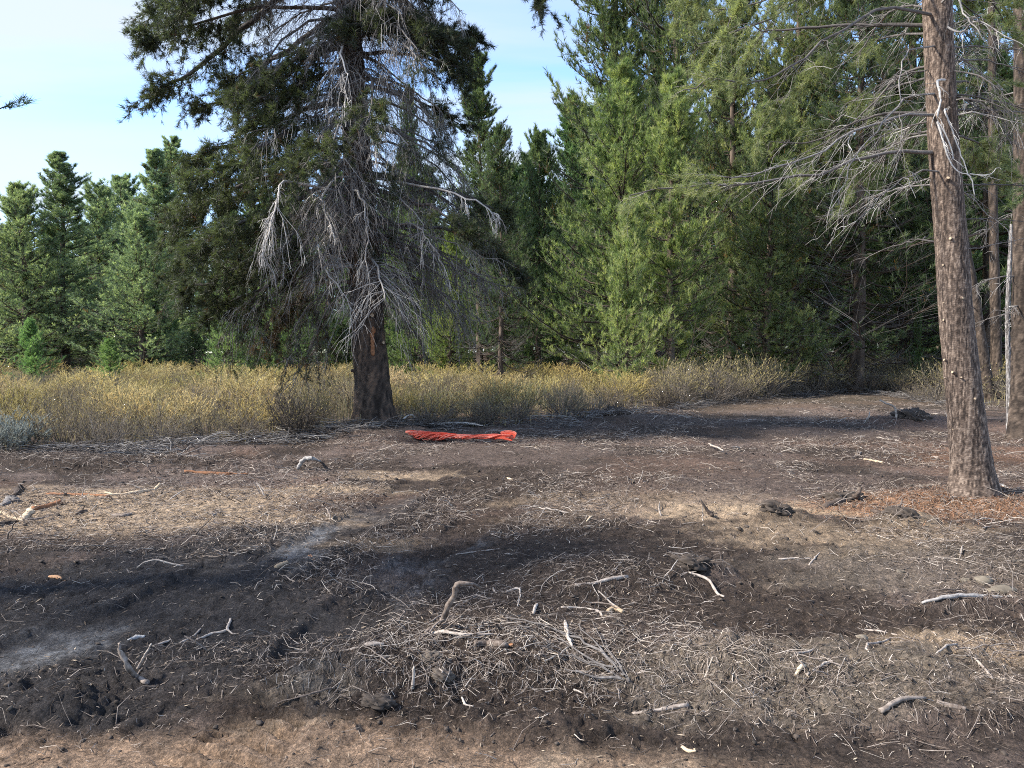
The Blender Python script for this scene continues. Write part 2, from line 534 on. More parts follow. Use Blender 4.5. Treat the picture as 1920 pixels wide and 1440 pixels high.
def soil_colour(x, y):
    def C(*c):
        return np.array(c)
    def mix(a, b, f):
        return a + (b - a) * f[:, None]
    n = len(x)
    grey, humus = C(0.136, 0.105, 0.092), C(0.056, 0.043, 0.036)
    f = fbm(x * 0.7, y * 0.7, 2, 5, 0.62)
    c = mix(np.tile(grey, (n, 1)), humus, smooth(0.40, 0.60, f))
    c = mix(c, C(0.150, 0.100, 0.077), 0.75 * smooth(0.45, 0.65, fbm(x * 0.5 + 9, y * 0.5, 3, 4)) * smooth(6, 10, y))
    td, ta, tw = track_fields(x, y)
    # dark churned belts
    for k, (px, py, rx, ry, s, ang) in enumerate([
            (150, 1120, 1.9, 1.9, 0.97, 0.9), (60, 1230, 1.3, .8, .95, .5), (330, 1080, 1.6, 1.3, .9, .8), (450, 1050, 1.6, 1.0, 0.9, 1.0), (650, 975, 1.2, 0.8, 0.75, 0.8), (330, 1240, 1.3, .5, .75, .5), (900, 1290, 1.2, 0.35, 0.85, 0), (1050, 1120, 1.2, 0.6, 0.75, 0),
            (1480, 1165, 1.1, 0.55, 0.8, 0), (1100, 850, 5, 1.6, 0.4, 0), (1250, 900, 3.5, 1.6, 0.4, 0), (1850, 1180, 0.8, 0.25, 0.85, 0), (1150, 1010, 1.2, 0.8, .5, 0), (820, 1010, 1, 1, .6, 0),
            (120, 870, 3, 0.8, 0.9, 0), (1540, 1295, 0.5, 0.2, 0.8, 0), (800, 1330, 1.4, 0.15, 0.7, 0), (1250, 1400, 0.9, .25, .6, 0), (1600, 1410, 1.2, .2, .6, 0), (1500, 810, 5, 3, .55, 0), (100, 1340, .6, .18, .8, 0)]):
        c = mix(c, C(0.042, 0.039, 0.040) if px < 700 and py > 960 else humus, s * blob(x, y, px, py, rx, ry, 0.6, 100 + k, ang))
    # pale grey packed soil
    for k, (px, py, rx, ry, s) in enumerate([(1560, 1260, 1.0, 0.45, 0.7), (1700, 1310, 1.2, 0.5, 0.6), (1380, 1330, 0.7, 0.3, 0.55), (1700, 1060, 1.4, 0.8, 0.5), (1300, 1260, .6, .3, .5), (560, 1300, .4, .15, .5)]):
        c = mix(c, C(0.20, 0.168, 0.135), s * blob(x, y, px, py, rx, ry, 0.7, 140 + k))
    # sand and dry duff
    for k, (px, py, rx, ry, s) in enumerate([
            (120, 975, 2.6, 0.9, 0.95), (330, 925, 2.2, 0.75, 0.9), (560, 912, 1.5, 0.32, 1.0), (720, 885, 1.2, 0.4, 0.75), (60, 940, 1.4, 0.9, 0.6), (420, 960, 1.2, .4, .6),
            (1440, 958, 1.0, 0.45, 1.0), (1330, 972, 0.8, 0.32, 0.75), (1560, 1005, 1.3, 0.6, 0.6), (1780, 1205, 0.55, 0.2, 0.9), (1880, 1235, 0.45, 0.16, 0.9), (1200, 950, 1.6, 0.9, 0.4), (700, 1020, .5, .3, .4)]):
        c = mix(c, C(0.36, 0.275, 0.195), s * blob(x, y, px, py, rx, ry, 0.75, 160 + k))
    # packed pale track
    inn = smooth(1.9, 0.7, td + 1.1 * (fbm(x * 7, y * 7, 205, 4, .7) - .5)) * smooth(0.35, 0.6, fbm(ta * 0.5 + tw * 5, x * 0 + 1, 88, 2) * 0.6 + fbm(x * 2.2, y * 2.2, 89, 3) * 0.45)
    pt = smooth(0.40, 0.60, fbm(x * 1.7 + 3, y * 0.9, 93, 4, 0.6))
    crumb = 0.35 + 0.65 * smooth(0.40, 0.58, fbm(x * 16, y * 16, 94, 3, .7))
    c = mix(c, C(0.190, 0.195, 0.208), inn * pt * crumb * np.where(tw == 0, 0.95 * smooth(9.0, 6.5, y), 0.4))
    # orange needle litter round the near pine
    b = blob(x, y, 1760, 955, 1.35, 0.75, 0.8, 190)
    c = mix(c, C(0.33, 0.19, 0.115), b * 0.75)
    c = mix(c, C(0.22, 0.12, 0.07), 0.45 * blob(x, y, 1880, 850, 2.2, 2.5, 0.8, 191))
    # tan road along the bottom
    road = smooth(3.30, 3.0, y + 0.5 * (fbm(x * 1.1, y * 1.1, 14, 4) - 0.5) + 0.22 * x * (x > 0) - 0.0 * x)
    c = mix(c, C(0.275, 0.195, 0.140), road * 0.95)
    c = mix(c, C(0.34, 0.26, 0.19), road * smooth(0.56, 0.68, fbm(x * 2, y * 3, 15, 4)) * 0.8)
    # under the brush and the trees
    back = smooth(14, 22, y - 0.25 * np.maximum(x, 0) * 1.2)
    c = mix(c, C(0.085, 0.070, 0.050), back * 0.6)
    return c


def build_ground():
    fa = np.radians(np.linspace(-45, 45, 420))
    ra = np.radians(np.linspace(48, 312, 60)[1:-1])
    ang = np.r_[fa, ra]
    r = [1.2]
    while r[-1] < 36:
        r.append(r[-1] * (1.0074 if r[-1] > 4.0 else 1.0048) if r[-1] > 2.4 else r[-1] * 1.03)
    while r[-1] < 1600:
        r.append(r[-1] * 1.09)
    r = np.array(r)
    R, A = np.meshgrid(r, ang, indexing='ij')
    x, y = R * np.sin(A), R * np.cos(A)
    z = ground_h(x.ravel(), y.ravel()) * (R.ravel() < 80)
    V = np.c_[x.ravel(), y.ravel(), z]
    nr, na = R.shape
    i = np.arange(nr * na).reshape(nr, na)
    j = np.roll(i, -1, 1)
    q = np.stack([i[:-1], i[1:], j[1:], j[:-1]], -1).reshape(-1, 4)
    b = Bucket()
    V = np.vstack([V, [[0, 0, 0]]])
    c = len(V) - 1
    tri = np.stack([np.full(na, c), i[0], j[0]], -1)
    b.add(V, tris=tri, quads=q)
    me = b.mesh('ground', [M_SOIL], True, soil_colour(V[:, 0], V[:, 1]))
    link('ground', me, kind='structure')


build_ground()


def gh(x, y):
    return float(ground_h(np.array([x]), np.array([y]))[0])


def G(px, py, lift=0.0):
    p = G0(px, py)
    p[2] = gh(p[0], p[1]) + lift
    return p


# ------------------------------------------------------------------ trees
def trunk_mesh(bk, rng, pts, radii, sides, rows, bark=0.0, tone=0.5, flare=0.0, tone_var=0.12, bark_scale=(9, 5), lump=0.10):
    """a trunk with real bark relief: pts centre line from the foot up"""
    P = curve(pts, rows)
    s = np.linspace(0, 1, rows)
    R = np.interp(s, np.linspace(0, 1, len(radii)), radii)
    z = P[:, 2] - P[0, 2]
    a = np.arange(sides) / sides * 2 * math.pi
    A, Z = np.meshgrid(a, z, indexing='xy')
    per = 2 * math.pi
    def ring(fx, fz, sd, o=3):      # periodic in angle
        cx, cy = np.cos(A) * fx, np.sin(A) * fx
        return fbm(cx * 1.0 + Z * fz * 0.37, cy * 1.0 + Z * fz, sd, o, 0.6)
    sd = int(rng.integers(0, 999))
    wob = 1 + (ring(1.2, 0.8, sd, 2) - 0.5) * lump
    fl = 1 + flare * np.exp(-Z / 0.28) * (0.7 + 0.6 * ring(2.2, 0.1, sd + 3, 2))
    tn = np.full(A.shape, tone)
    if bark:
        rid = 1 - np.abs(2 * ring(bark_scale[0], bark_scale[1], sd + 5) - 1)
        pl = ring(bark_scale[0] * 2.2, bark_scale[1] * 3, sd + 9, 2)
        dis = (rid - 0.7) * bark + (pl - 0.5) * bark * 0.9
        wob = wob + dis / R[:, None]
        tn = tn + (rid - 0.75) * 1.0 + (pl - 0.5) * 0.8
    V, q = tubes(P, R, sides, (wob * fl)[None])
    bk.add(V, quads=q, tone=np.clip(tn + rng.normal(0, tone_var * 0.5, A.shape), 0, 1).ravel())


def conifer(seed, H, r0, prof, z0, live, spacing, nper, e_low, e_top, ntw, ntuft, nneed, nlen, nwid, lean=0.0, tuft_up=0.5, gap=0.0, tone_mu=0.5, trunk_sides=10, spread=0.75, twl=1.0):
    """a pine: trunk with limbs and twigs (wood) and its needles (crown). prof(t) = limb length at height fraction t."""
    rng = np.random.default_rng(seed)
    wood, crown = Bucket(), Bucket()
    lx, ly = rng.normal(0, lean, 2)
    ph = rng.uniform(0, 6)
    def tc(z):
        t = z / H
        return np.stack([lx * t * H * 0.1 + 0.06 * np.sin(z * 0.5 + ph), ly * t * H * 0.1 + 0.06 * np.cos(z * 0.43 + ph), z], -1)
    zz = np.linspace(-0.2, H, 14)
    trunk_mesh(wood, rng, tc(zz), r0 * (1 - np.clip(zz / H, 0, 1)) ** 0.85 + 0.012, trunk_sides, 40, 0.012, 0.45, 0.25)
    zs = []
    z = z0
    while z < H * 0.985:
        k = max(2, int(round(nper * rng.uniform(0.6, 1.4))))
        for _ in range(k):
            zs.append(z + rng.normal(0, spacing * 0.25))
        z += spacing * rng.uniform(0.7, 1.3) * (1.0 - 0.45 * z / H)
    zs = np.clip(np.array(zs), z0 * 0.8, H * 0.99)
    t = zs / H
    B = len(zs)
    az = rng.uniform(0, 2 * math.pi, B)
    sector = 1 + 0.35 * np.sin(az * 2 + zs * 0.7 + ph) * rng.uniform(0.3, 1, B)
    Ln = np.maximum(np.array([prof(v) for v in t]) * rng.uniform(0.6, 1.2, B) * sector, 0.12)
    if gap:
        Ln = Ln * np.where(rng.uniform(0, 1, B) < gap, 0.35, 1)
    el = e_low + (e_top - e_low) * t + rng.normal(0, 0.13, B)
    s = np.linspace(0, 1, 6)
    hz = Ln[:, None] * s * np.cos(el)[:, None]
    up = Ln[:, None] * (s * np.sin(el)[:, None] + (0.22 * s ** 2.2 - 0.10 * np.sin(s * math.pi)))
    az_s = az[:, None] + rng.normal(0, 0.18, (B, 1)) * s ** 1.5
    base = tc(zs)
    P = np.stack([base[:, :1] + hz * np.cos(az_s), base[:, 1:2] + hz * np.sin(az_s), base[:, 2:] + up], -1)
    P += rng.normal(0, 0.015, P.shape) * s[None, :, None] * Ln[:, None, None]
    rb = np.clip(0.012 * Ln + 0.007, 0.008, 0.05)
    V, q = tubes(P, rb[:, None] * (1 - 0.8 * s), 4)
    wood.add(V, quads=q, tone=np.repeat(np.clip(rng.normal(0.35, 0.12, B), 0, 1), 24), mat=0)
    # twigs
    Tn = ntw
    st = np.sort(rng.uniform(0.15, 1.0, (B, Tn)) ** 0.75, 1)
    st[:, -1] = 0.99
    k = np.minimum((st * 5).astype(int), 4)
    f = (st * 5 - k)[..., None]
    bi = np.arange(B)[:, None]
    p0 = P[bi, k] * (1 - f) + P[bi, k + 1] * f
    tg = nrm(P[bi, k + 1] - P[bi, k])
    sidev = nrm(np.cross(tg, np.array([0, 0, 1.0])))
    sgn = np.where(np.arange(Tn) % 2 == 0, 1, -1)[None, :, None]
    sa = rng.uniform(0.5, 1.2, (B, Tn, 1)); sa[:, -1] = 0.05
    td = nrm(tg * np.cos(sa) + sidev * sgn * np.sin(sa) + np.array([0, 0, 1.0]) * rng.uniform(-0.1, 0.45, (B, Tn, 1)))
    tl = (Ln[:, None] * (0.40 * (1 - st) + 0.10) + 0.10) * rng.uniform(0.6, 1.25, (B, Tn)) * twl
    p1 = p0 + td * tl[..., None] * 0.5
    p2 = p1 + nrm(td + np.array([0, 0, 0.35])) * tl[..., None] * 0.5
    TP = np.stack([p0, p2], 2).reshape(-1, 2, 3)
    V, q = tubes(TP, np.tile([0.006, 0.003], (B * Tn, 1)), 3)
    wood.add(V, quads=q, tone=np.repeat(np.clip(rng.normal(0.42, 0.15, B * Tn), 0, 1), 6), mat=1)
    # shoots
    lv = (zs > live) | (rng.uniform(0, 1, B) < 0.10)
    sv = rng.uniform(0.2, 1.0, (B, Tn, ntuft)); sv[..., -1] = 1.0
    k2 = (sv >= 0.5)[..., None]
    q0 = np.where(k2, p1[:, :, None], p0[:, :, None]); q1 = np.where(k2, p2[:, :, None], p1[:, :, None])
    ff = np.where(k2[..., 0], sv * 2 - 1, sv * 2)[..., None]
    pos = q0 + (q1 - q0) * ff
    dr = nrm(q1 - q0) + np.array([0, 0, tuft_up]) + rng.normal(0, 0.28, pos.shape)
    tn = np.clip(tone_mu + rng.normal(0, 0.12, (B, 1, 1)) + rng.normal(0, 0.12, (B, Tn, 1)) + rng.normal(0, 0.12, (B, Tn, ntuft)) + 0.12 * (st[..., None] - 0.6), 0.06, 1)
    tn = np.where(rng.uniform(0, 1, (B, Tn, 1)) < 0.006, 0.0, tn)
    keep = np.broadcast_to(lv[:, None, None], tn.shape) & (np.broadcast_to(st[..., None], tn.shape) > 0.22) & (rng.uniform(0, 1, tn.shape) < 0.92)
    needles(crown, rng, pos[keep], dr[keep], nneed, nlen, nwid, spread, tn[keep], 0.10)
    # leader
    zl = np.linspace(H * 0.93, H + 0.05, 10)
    needles(crown, rng, tc(zl), np.tile([0, 0, 1.0], (10, 1)) + rng.normal(0, 0.2, (10, 3)), nneed, nlen, nwid, spread, np.full(10, tone_mu + 0.1), 0.1)
    return wood, crown


def tree_proto(key, needle_m, bark_m, **kw):
    w, c = conifer(**kw)
    return dict(wood=w.mesh('trunk_' + key, [bark_m, M_DEAD]), crown=c.mesh('crown_' + key, [needle_m], False), H=kw['H'])


def P_cone(R, p=0.8, low=0.0):
    return lambda t: R * ((1 - t) ** p) * (smooth(-0.02, low + 1e-3, t) if low else 1.0)


PROTO = {
    'young_a': tree_proto('young_a', M_NEEDLE_YOUNG, M_BARK_DARK, seed=11, H=13, r0=0.19, prof=lambda t: 3.7 * (1 - t) ** 0.78 + 0.2, z0=0.5, live=0.8, spacing=0.36, nper=6, e_low=-0.05, e_top=0.75, ntw=16, ntuft=5, nneed=7, nlen=0.19, nwid=0.0190, tone_mu=0.6, gap=0.15),
    'young_b': tree_proto('young_b', M_NEEDLE_YOUNG, M_BARK_DARK, seed=12, H=11, r0=0.13, prof=lambda t: 2.3 * (1 - t) ** 0.68 + 0.2, z0=1.0, live=1.3, spacing=0.36, nper=5, e_low=0.05, e_top=0.85, ntw=14, ntuft=5, nneed=7, nlen=0.19, nwid=0.0190, tone_mu=0.6, gap=0.25),
    'sapling': tree_proto('sapling', M_NEEDLE_YOUNG, M_BARK_DARK, seed=13, H=6, r0=0.06, prof=lambda t: 1.7 * (1 - t) ** 0.7 + 0.15, z0=0.4, live=0.5, spacing=0.28, nper=5, e_low=0.1, e_top=0.9, ntw=11, ntuft=4, nneed=8, nlen=0.17, nwid=0.016, tone_mu=0.65, gap=0.2),
    'tall_a': tree_proto('tall_a', M_NEEDLE_FOREST, M_BARK_DARK, seed=21, H=22, r0=0.24, prof=lambda t: 3.9 * (1 - t) ** 0.7 * (0.6 + 0.4 * float(smooth(0.05, 0.25, t))) + 0.2, z0=1.8, live=3.2, spacing=0.5, nper=6, e_low=-0.15, e_top=0.7, ntw=16, ntuft=5, nneed=6, nlen=0.23, nwid=0.0269, tone_mu=0.5, gap=0.25),
    'tall_b': tree_proto('tall_b', M_NEEDLE_FOREST, M_BARK_DARK, seed=22, H=20, r0=0.26, prof=lambda t: 4.8 * (1 - t) ** 0.85 * (0.6 + 0.4 * float(smooth(0.05, 0.25, t))) + 0.2, z0=1.6, live=2.2, spacing=0.5, nper=6, e_low=-0.2, e_top=0.65, ntw=17, ntuft=5, nneed=6, nlen=0.23, nwid=0.0269, tone_mu=0.45, gap=0.3),
    'round_a': tree_proto('round_a', M_NEEDLE_FOREST, M_BARK_DARK, seed=23, H=14, r0=0.2, prof=lambda t: 4.0 * (1 - t) ** 0.7 * (0.8 + 0.2 * float(smooth(0.0, 0.2, t))) + 0.2, z0=0.5, live=0.8, spacing=0.42, nper=6, e_low=-0.1, e_top=0.8, ntw=17, ntuft=5, nneed=6, nlen=0.21, nwid=0.0246, tone_mu=0.5, gap=0.25),
    'bare': tree_proto('bare', M_NEEDLE_FOREST, M_BARK_DARK, seed=24, H=18, r0=0.27, prof=lambda t: 4.4 * (1 - t) ** 0.6 + 0.2, z0=1.3, live=5.0, spacing=0.45, nper=6, e_low=-0.32, e_top=0.6, ntw=15, ntuft=5, nneed=6, nlen=0.21, nwid=0.0235, tone_mu=0.4, gap=0.2, twl=1.2),
    'edge': tree_proto('edge', M_NEEDLE_FOREST, M_BARK_DARK, seed=26, H=18, r0=0.27, prof=lambda t: 4.9 * (1 - t) ** 0.55 + 0.2, z0=8.0, live=8.0, spacing=0.6, nper=4, e_low=-0.25, e_top=0.5, ntw=15, ntuft=6, nneed=14, nlen=0.14, nwid=0.009, tone_mu=0.4, gap=0.2, twl=0.8),
    'far': tree_proto('far', M_NEEDLE_FOREST, M_BARK_DARK, seed=25, H=16, r0=0.2, prof=lambda t: 3.4 * (1 - t) ** 0.75 + 0.2, z0=0.5, live=0.8, spacing=0.6, nper=6, e_low=-0.1, e_top=0.7, ntw=11, ntuft=4, nneed=6, nlen=0.3, nwid=0.045, tone_mu=0.45, gap=0.2, trunk_sides=6),
}
TREE_N = 0


def plant(proto, px, apex_py, Y, label, tint=(1, 1, 1), width=1.0, rot=None, name='pine_tree', group=None, lean=(0, 0), x=None):
    """stand a pine at depth Y with its top at picture row apex_py"""
    global TREE_N
    TREE_N += 1
    pr = PROTO[proto]
    x = (px - 960) / FPX * Y if x is None else x
    H = CAM_H + (660 - apex_py) / FPX * Y
    k = H / pr['H']
    z = gh(x, Y)
    root = link(name, None, label=label, cat='tree', group=group, loc=(x, Y, z - 0.05))
    root.scale = (k * width, k * width, k)
    root.rotation_euler = (lean[0], lean[1], (TREE_N * 2.399) % 6.283 if rot is None else rot)
    root.empty_display_size = 0.3
    w = link('trunk', pr['wood'], root)
    c = link('crown', pr['crown'], root)
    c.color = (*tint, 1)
    return root


# the pines that can be told apart, nearest rows first
plant('young_a', 1165, 128, 31, 'broad bright green young pine with long lower limbs standing in the golden brush', (1.15, 1.15, 1.05), 1.05)
plant('young_b', 1258, 150, 28, 'slim bright green young pine on a thin pale stem beside the broad one', (1.25, 1.2, 1.1), 1.0)
plant('sapling', 1178, 392, 26.5, 'pale thin sapling poking up in front of the broad bright young pine', (1.35, 1.3, 1.25), 0.8, name='pine_sapling')
plant('bare', 1606, -120, 31, 'dark pine with bare drooping lower limbs at the back of the clearing', (0.8, 0.85, 0.85), 1.05)
plant('bare', 940, 250, 30, 'grey pine with a skirt of dead lower limbs, right of the big old pine', (0.8, 0.9, 0.85), 0.75)
plant('tall_a', 900, 108, 42, 'tall pine with its top against the sky, right of the big old pine', (0.9, 1.0, 0.9), 1.0)
plant('round_a', 1010, 250, 44, 'rounded dark green pine filling the gap below the right patch of sky', (0.8, 0.95, 0.85), 0.8)
plant('tall_b', 1150, -300, 43, 'very tall yellow-green pine rising out of the picture behind the bright young pines', (1.0, 1.05, 0.9), 0.85)
plant('tall_a', 1225, -330, 45, 'tall pine with a dark straight stem right of the yellow-green giant', (0.9, 0.95, 0.85), 0.75)
plant('bare', 1262, -420, 40, 'tall dark stemmed pine, its bare upper stem seen above the slim young pine', (0.95, 1.0, 0.8), 0.6)
plant('tall_b', 1370, -150, 36, 'wide olive green pine between the slim young pine and the dark bare-limbed pine', (1.3, 1.25, 1.1), 0.85)
plant('round_a', 1440, 200, 30, 'low spreading green pine leaning over the brush left of the dark bare-limbed pine', (1.3, 1.3, 1.15), 1.0)
plant('tall_a', 1490, -260, 34, 'tall olive pine whose crown fills the sky left of the near reddish trunk', (1.4, 1.3, 1.1), 0.95)
plant('tall_b', 1700, -320, 38, 'tall dark green pine half hidden by the upper stem of the near reddish pine', (1.15, 1.2, 1.05), 0.9)
plant('round_a', 1720, 330, 40, 'low green pine seen between the dark bare-limbed pine and the near reddish trunk', (1.2, 1.3, 1.1), 0.9)
plant('bare', 1500, 60, 35, 'pine with grey bare lower limbs, left of the dark bare-limbed pine', (1.0, 1.05, 0.95), 0.8)
plant('bare', 1685, 150, 37, 'pine with a tangle of grey lower limbs behind the near reddish trunk', (1.0, 1.1, 0.95), 0.8)
plant('tall_b', 1850, -420, 33, 'shadowy pine high behind the right side of the near reddish trunk', (1.1, 1.2, 1.05), 0.9)
plant('round_a', 1900, 160, 36, 'dark bushy pine at the right edge behind the leaning stems', (0.85, 0.95, 0.85), 0.9)
plant('sapling', 1719, 560, 30, 'thin dark sapling stem standing alone between the two darkest pines', (0.5, 0.6, 0.5), 0.35, name='pine_sapling')
# left of the old pine; haze painted into the far-left pines' pale blue tints
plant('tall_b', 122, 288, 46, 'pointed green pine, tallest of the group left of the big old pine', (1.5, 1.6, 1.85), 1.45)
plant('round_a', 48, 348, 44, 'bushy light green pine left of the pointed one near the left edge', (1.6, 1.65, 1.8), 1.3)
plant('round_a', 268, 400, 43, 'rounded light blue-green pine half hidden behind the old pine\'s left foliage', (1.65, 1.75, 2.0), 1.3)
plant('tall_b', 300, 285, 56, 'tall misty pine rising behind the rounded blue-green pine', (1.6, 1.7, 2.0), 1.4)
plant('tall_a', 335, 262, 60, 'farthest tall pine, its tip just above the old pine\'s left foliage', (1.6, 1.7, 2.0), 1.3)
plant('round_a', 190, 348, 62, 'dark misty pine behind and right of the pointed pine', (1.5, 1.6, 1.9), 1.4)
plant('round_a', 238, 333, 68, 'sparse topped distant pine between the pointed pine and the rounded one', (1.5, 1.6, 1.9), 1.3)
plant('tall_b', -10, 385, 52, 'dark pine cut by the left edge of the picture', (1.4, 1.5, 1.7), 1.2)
plant('young_a', 430, 500, 33, 'pale blue-green bushy young pine under the old pine\'s left limbs', (1.1, 1.25, 1.15), 0.85)
plant('round_a', 540, 330, 42, 'grey-green pine seen through the dead twigs left of the old trunk', (0.9, 1.1, 0.95), 0.9)
plant('tall_b', 620, 250, 50, 'tall pine right behind the old pine\'s trunk, seen only between its twigs', (0.85, 1.0, 0.9), 0.9)
plant('round_a', 790, 380, 36, 'green pine behind the dead brushy limbs right of the old trunk', (1.0, 1.15, 0.85), 0.85)
plant('tall_b', 770, 170, 54, 'slender pine against the sky just right of the old pine\'s upper trunk', (0.9, 1.05, 0.9), 0.6)
plant('young_a', 845, 430, 34, 'sunny yellow-green young pine low behind the dead limbs right of the old trunk', (1.15, 1.15, 0.8), 0.7)
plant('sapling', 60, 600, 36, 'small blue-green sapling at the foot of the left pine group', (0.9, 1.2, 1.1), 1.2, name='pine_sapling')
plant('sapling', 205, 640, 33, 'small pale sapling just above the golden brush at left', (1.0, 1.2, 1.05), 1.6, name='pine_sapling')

rngF = np.random.default_rng(77)
for i in range(56):
    Y = rngF.uniform(58, 105)
    px = -150 + 2220 * (i + rngF.uniform(0, 1)) / 56
    if px < 420:
        top = rngF.uniform(400, 470)
    elif px < 860:
        top = rngF.uniform(270, 400)
    elif px < 1040:
        top = rngF.uniform(290, 380)
    elif px < 1330:
        top = rngF.uniform(120, 300)
    else:
        top = rngF.uniform(60, 300)
    spot = 'beyond the left pine group' if px < 420 else ('beyond the big old pine' if px < 1000 else ('beyond the bright young pines' if px < 1350 else 'beyond the dark bare-limbed pine at right'))
    plant('far', px, top, Y, 'distant forest pine half hidden ' + spot, (0.8, 0.95 + rngF.uniform(-.1, .15), 0.9), rngF.uniform(0.9, 1.25), group='distant pines ' + spot)

for i in range(44):
    Y = rngF.uniform(108, 150)
    px = -120 + 2160 * (i + rngF.uniform(0, 1)) / 44
    plant('far', px, rngF.uniform(400, 500) if px < 1040 else rngF.uniform(330, 480), Y, 'farthest forest pine, a sliver between the stems of the nearer pines', (0.8, 1.0, 0.95), 1.7, group='farthest pines of the forest')
for i in range(34):
    Y = rngF.uniform(40, 58)
    px = -100 + 2120 * (i + rngF.uniform(0, 1)) / 34
    spot = 'left of the big old pine' if px < 640 else ('behind the old pine' if px < 1000 else 'behind the bright young pines')
    plant('round_a', px, rngF.uniform(520, 620), Y, 'low young pine at the forest edge ' + spot, (0.8, 0.95 + rngF.uniform(-.1, .15), 0.85), rngF.uniform(1.0, 1.5), name='pine_sapling', group='low young pines ' + spot)
# pines just outside the left edge: the tips of one hang into the picture, their shade falls across the clearing
plant('edge', 0, -650, 4.75, 'pine just outside the left edge, only its branch tips in view', (0.75, 0.85, 0.75), 2.0, x=-6.05)


# ------------------------------------------------------------------ limbs of the two near pines
def limb(rng, path, r0, ntw, twl, nsub, tuft_from=2.0, ntuft=4, droop=0.4, tone=0.5, n=12, need=(11, 0.10, 0.008), ntone=0.45, side=1.0, r_tw=0.006, upfac=0.35, wob=0.02, tw_from=0.1, tip_up=0.0, brown=0.0, end=0.2):
    """one limb along a path, with twigs, their own twiglets and (beyond tuft_from) needle shoots"""
    wood, fol = Bucket(), Bucket()
    P = curve(path, n)
    L = np.linalg.norm(np.diff(P, axis=0), axis=1).sum()
    s = np.linspace(0, 1, n)
    P[1:] += rng.normal(0, wob * L * 0.35, (n - 1, 3)) * np.minimum(s[1:, None] * 3, 1)
    R = r0 * (1 - (1 - end) * s ** 0.8)
    V, q = tubes(P, R, 6)
    wood.add(V, quads=q, tone=np.clip(tone + rng.normal(0, 0.06, len(V)), 0, 1))
    if ntw == 0:
        return wood, fol
    st = np.sort(rng.uniform(tw_from, 1, ntw)); st[-1] = 1.0
    k = np.minimum((st * (n - 1)).astype(int), n - 2)
    f = (st * (n - 1) - k)[:, None]
    p0 = P[k] * (1 - f) + P[k + 1] * f
    tg = nrm(P[k + 1] - P[k])
    sv = nrm(np.cross(tg, np.array([0, 0, 1.0])) + 1e-6)
    ang = rng.uniform(0.4, 1.15, (ntw, 1))
    sg = np.where(rng.uniform(0, 1, (ntw, 1)) < 0.5, -1, 1) * side
    d0 = nrm(tg * np.cos(ang) + sv * sg * np.sin(ang) + np.array([0, 0, 1.0]) * rng.normal(0.05, 0.35, (ntw, 1)))
    ln = twl * rng.uniform(0.45, 1.3, ntw) * (1.1 - 0.5 * st)
    m = 4
    u = np.linspace(0, 1, m)
    dr = droop * rng.uniform(0.4, 1.6, (ntw, 1, 1))
    TP = p0[:, None] + d0[:, None] * (ln[:, None, None] * u[None, :, None]) + np.array([0, 0, -1.0]) * (dr * ln[:, None, None] * (u ** 1.8)[None, :, None])
    TP[:, 1:] += rng.normal(0, 0.05, (ntw, m - 1, 3)) * ln[:, None, None]
    TP[:, -1, 2] += tip_up * ln
    rt = r_tw * rng.uniform(0.7, 1.5, (ntw, 1)) * (1 - 0.65 * u)
    V, q = tubes(TP, rt, 3)
    ttone = np.clip(tone + rng.normal(0.03, 0.14, ntw), 0, 1)
    wood.add(V, quads=q, tone=np.repeat(ttone, m * 3))
    pos_all, dir_all, tn_all = [], [], []
    if nsub:
        si = np.repeat(np.arange(ntw), nsub)
        M = len(si)
        ss = rng.uniform(0.2, 1, M)
        kk = np.minimum((ss * (m - 1)).astype(int), m - 2)
        ff = (ss * (m - 1) - kk)[:, None]
        q0 = TP[si, kk] * (1 - ff) + TP[si, kk + 1] * ff
        t2 = nrm(TP[si, kk + 1] - TP[si, kk])
        d2 = nrm(t2 * 0.8 + rng.normal(0, 0.55, (M, 3)) + np.array([0, 0, -0.25 * droop]))
        l2 = ln[si] * rng.uniform(0.2, 0.6, M) * (1.1 - 0.5 * ss)
        u3 = np.linspace(0, 1, 3)
        SP = q0[:, None] + d2[:, None] * (l2[:, None, None] * u3[None, :, None]) + np.array([0, 0, -1.0]) * (droop * 0.8 * l2[:, None, None] * (u3 ** 2)[None, :, None])
        SP[:, 1:] += rng.normal(0, 0.06, (M, 2, 3)) * l2[:, None, None]
        V, q = tubes(SP, r_tw * 0.6 * (1 - 0.6 * u3)[None] * rng.uniform(0.7, 1.3, (M, 1)), 3)
        wood.add(V, quads=q, tone=np.repeat(np.clip(ttone[si] + rng.normal(0.03, 0.08, M), 0, 1), 9))
        lv = st[si] > tuft_from
        if lv.any():
            a = SP[lv]
            for j in range(ntuft):
                w = rng.uniform(0.25, 1.0, (len(a), 1)) if j else np.ones((len(a), 1))
                x = w * 2
                kx = np.minimum(x.astype(int), 1)[:, 0]
                fx = x - kx[:, None]
                ar = np.arange(len(a))
                pos_all.append(a[ar, kx] * (1 - fx) + a[ar, kx + 1] * fx)
                dir_all.append(nrm(a[ar, kx + 1] - a[ar, kx]) + np.array([0, 0, upfac]) + rng.normal(0, 0.25, (len(a), 3)))
                tn_all.append(ntone + rng.normal(0, 0.12, len(a)))
    lv = st > tuft_from
    if lv.any():
        a = TP[lv]
        for w in (0.5, 0.75, 1.0):
            kx = min(int(w * (m - 1)), m - 2)
            pos_all.append(a[:, kx] + (a[:, kx + 1] - a[:, kx]) * (w * (m - 1) - kx))
            dir_all.append(nrm(a[:, kx + 1] - a[:, kx]) + np.array([0, 0, upfac]))
            tn_all.append(ntone + rng.normal(0, 0.12, len(a)))
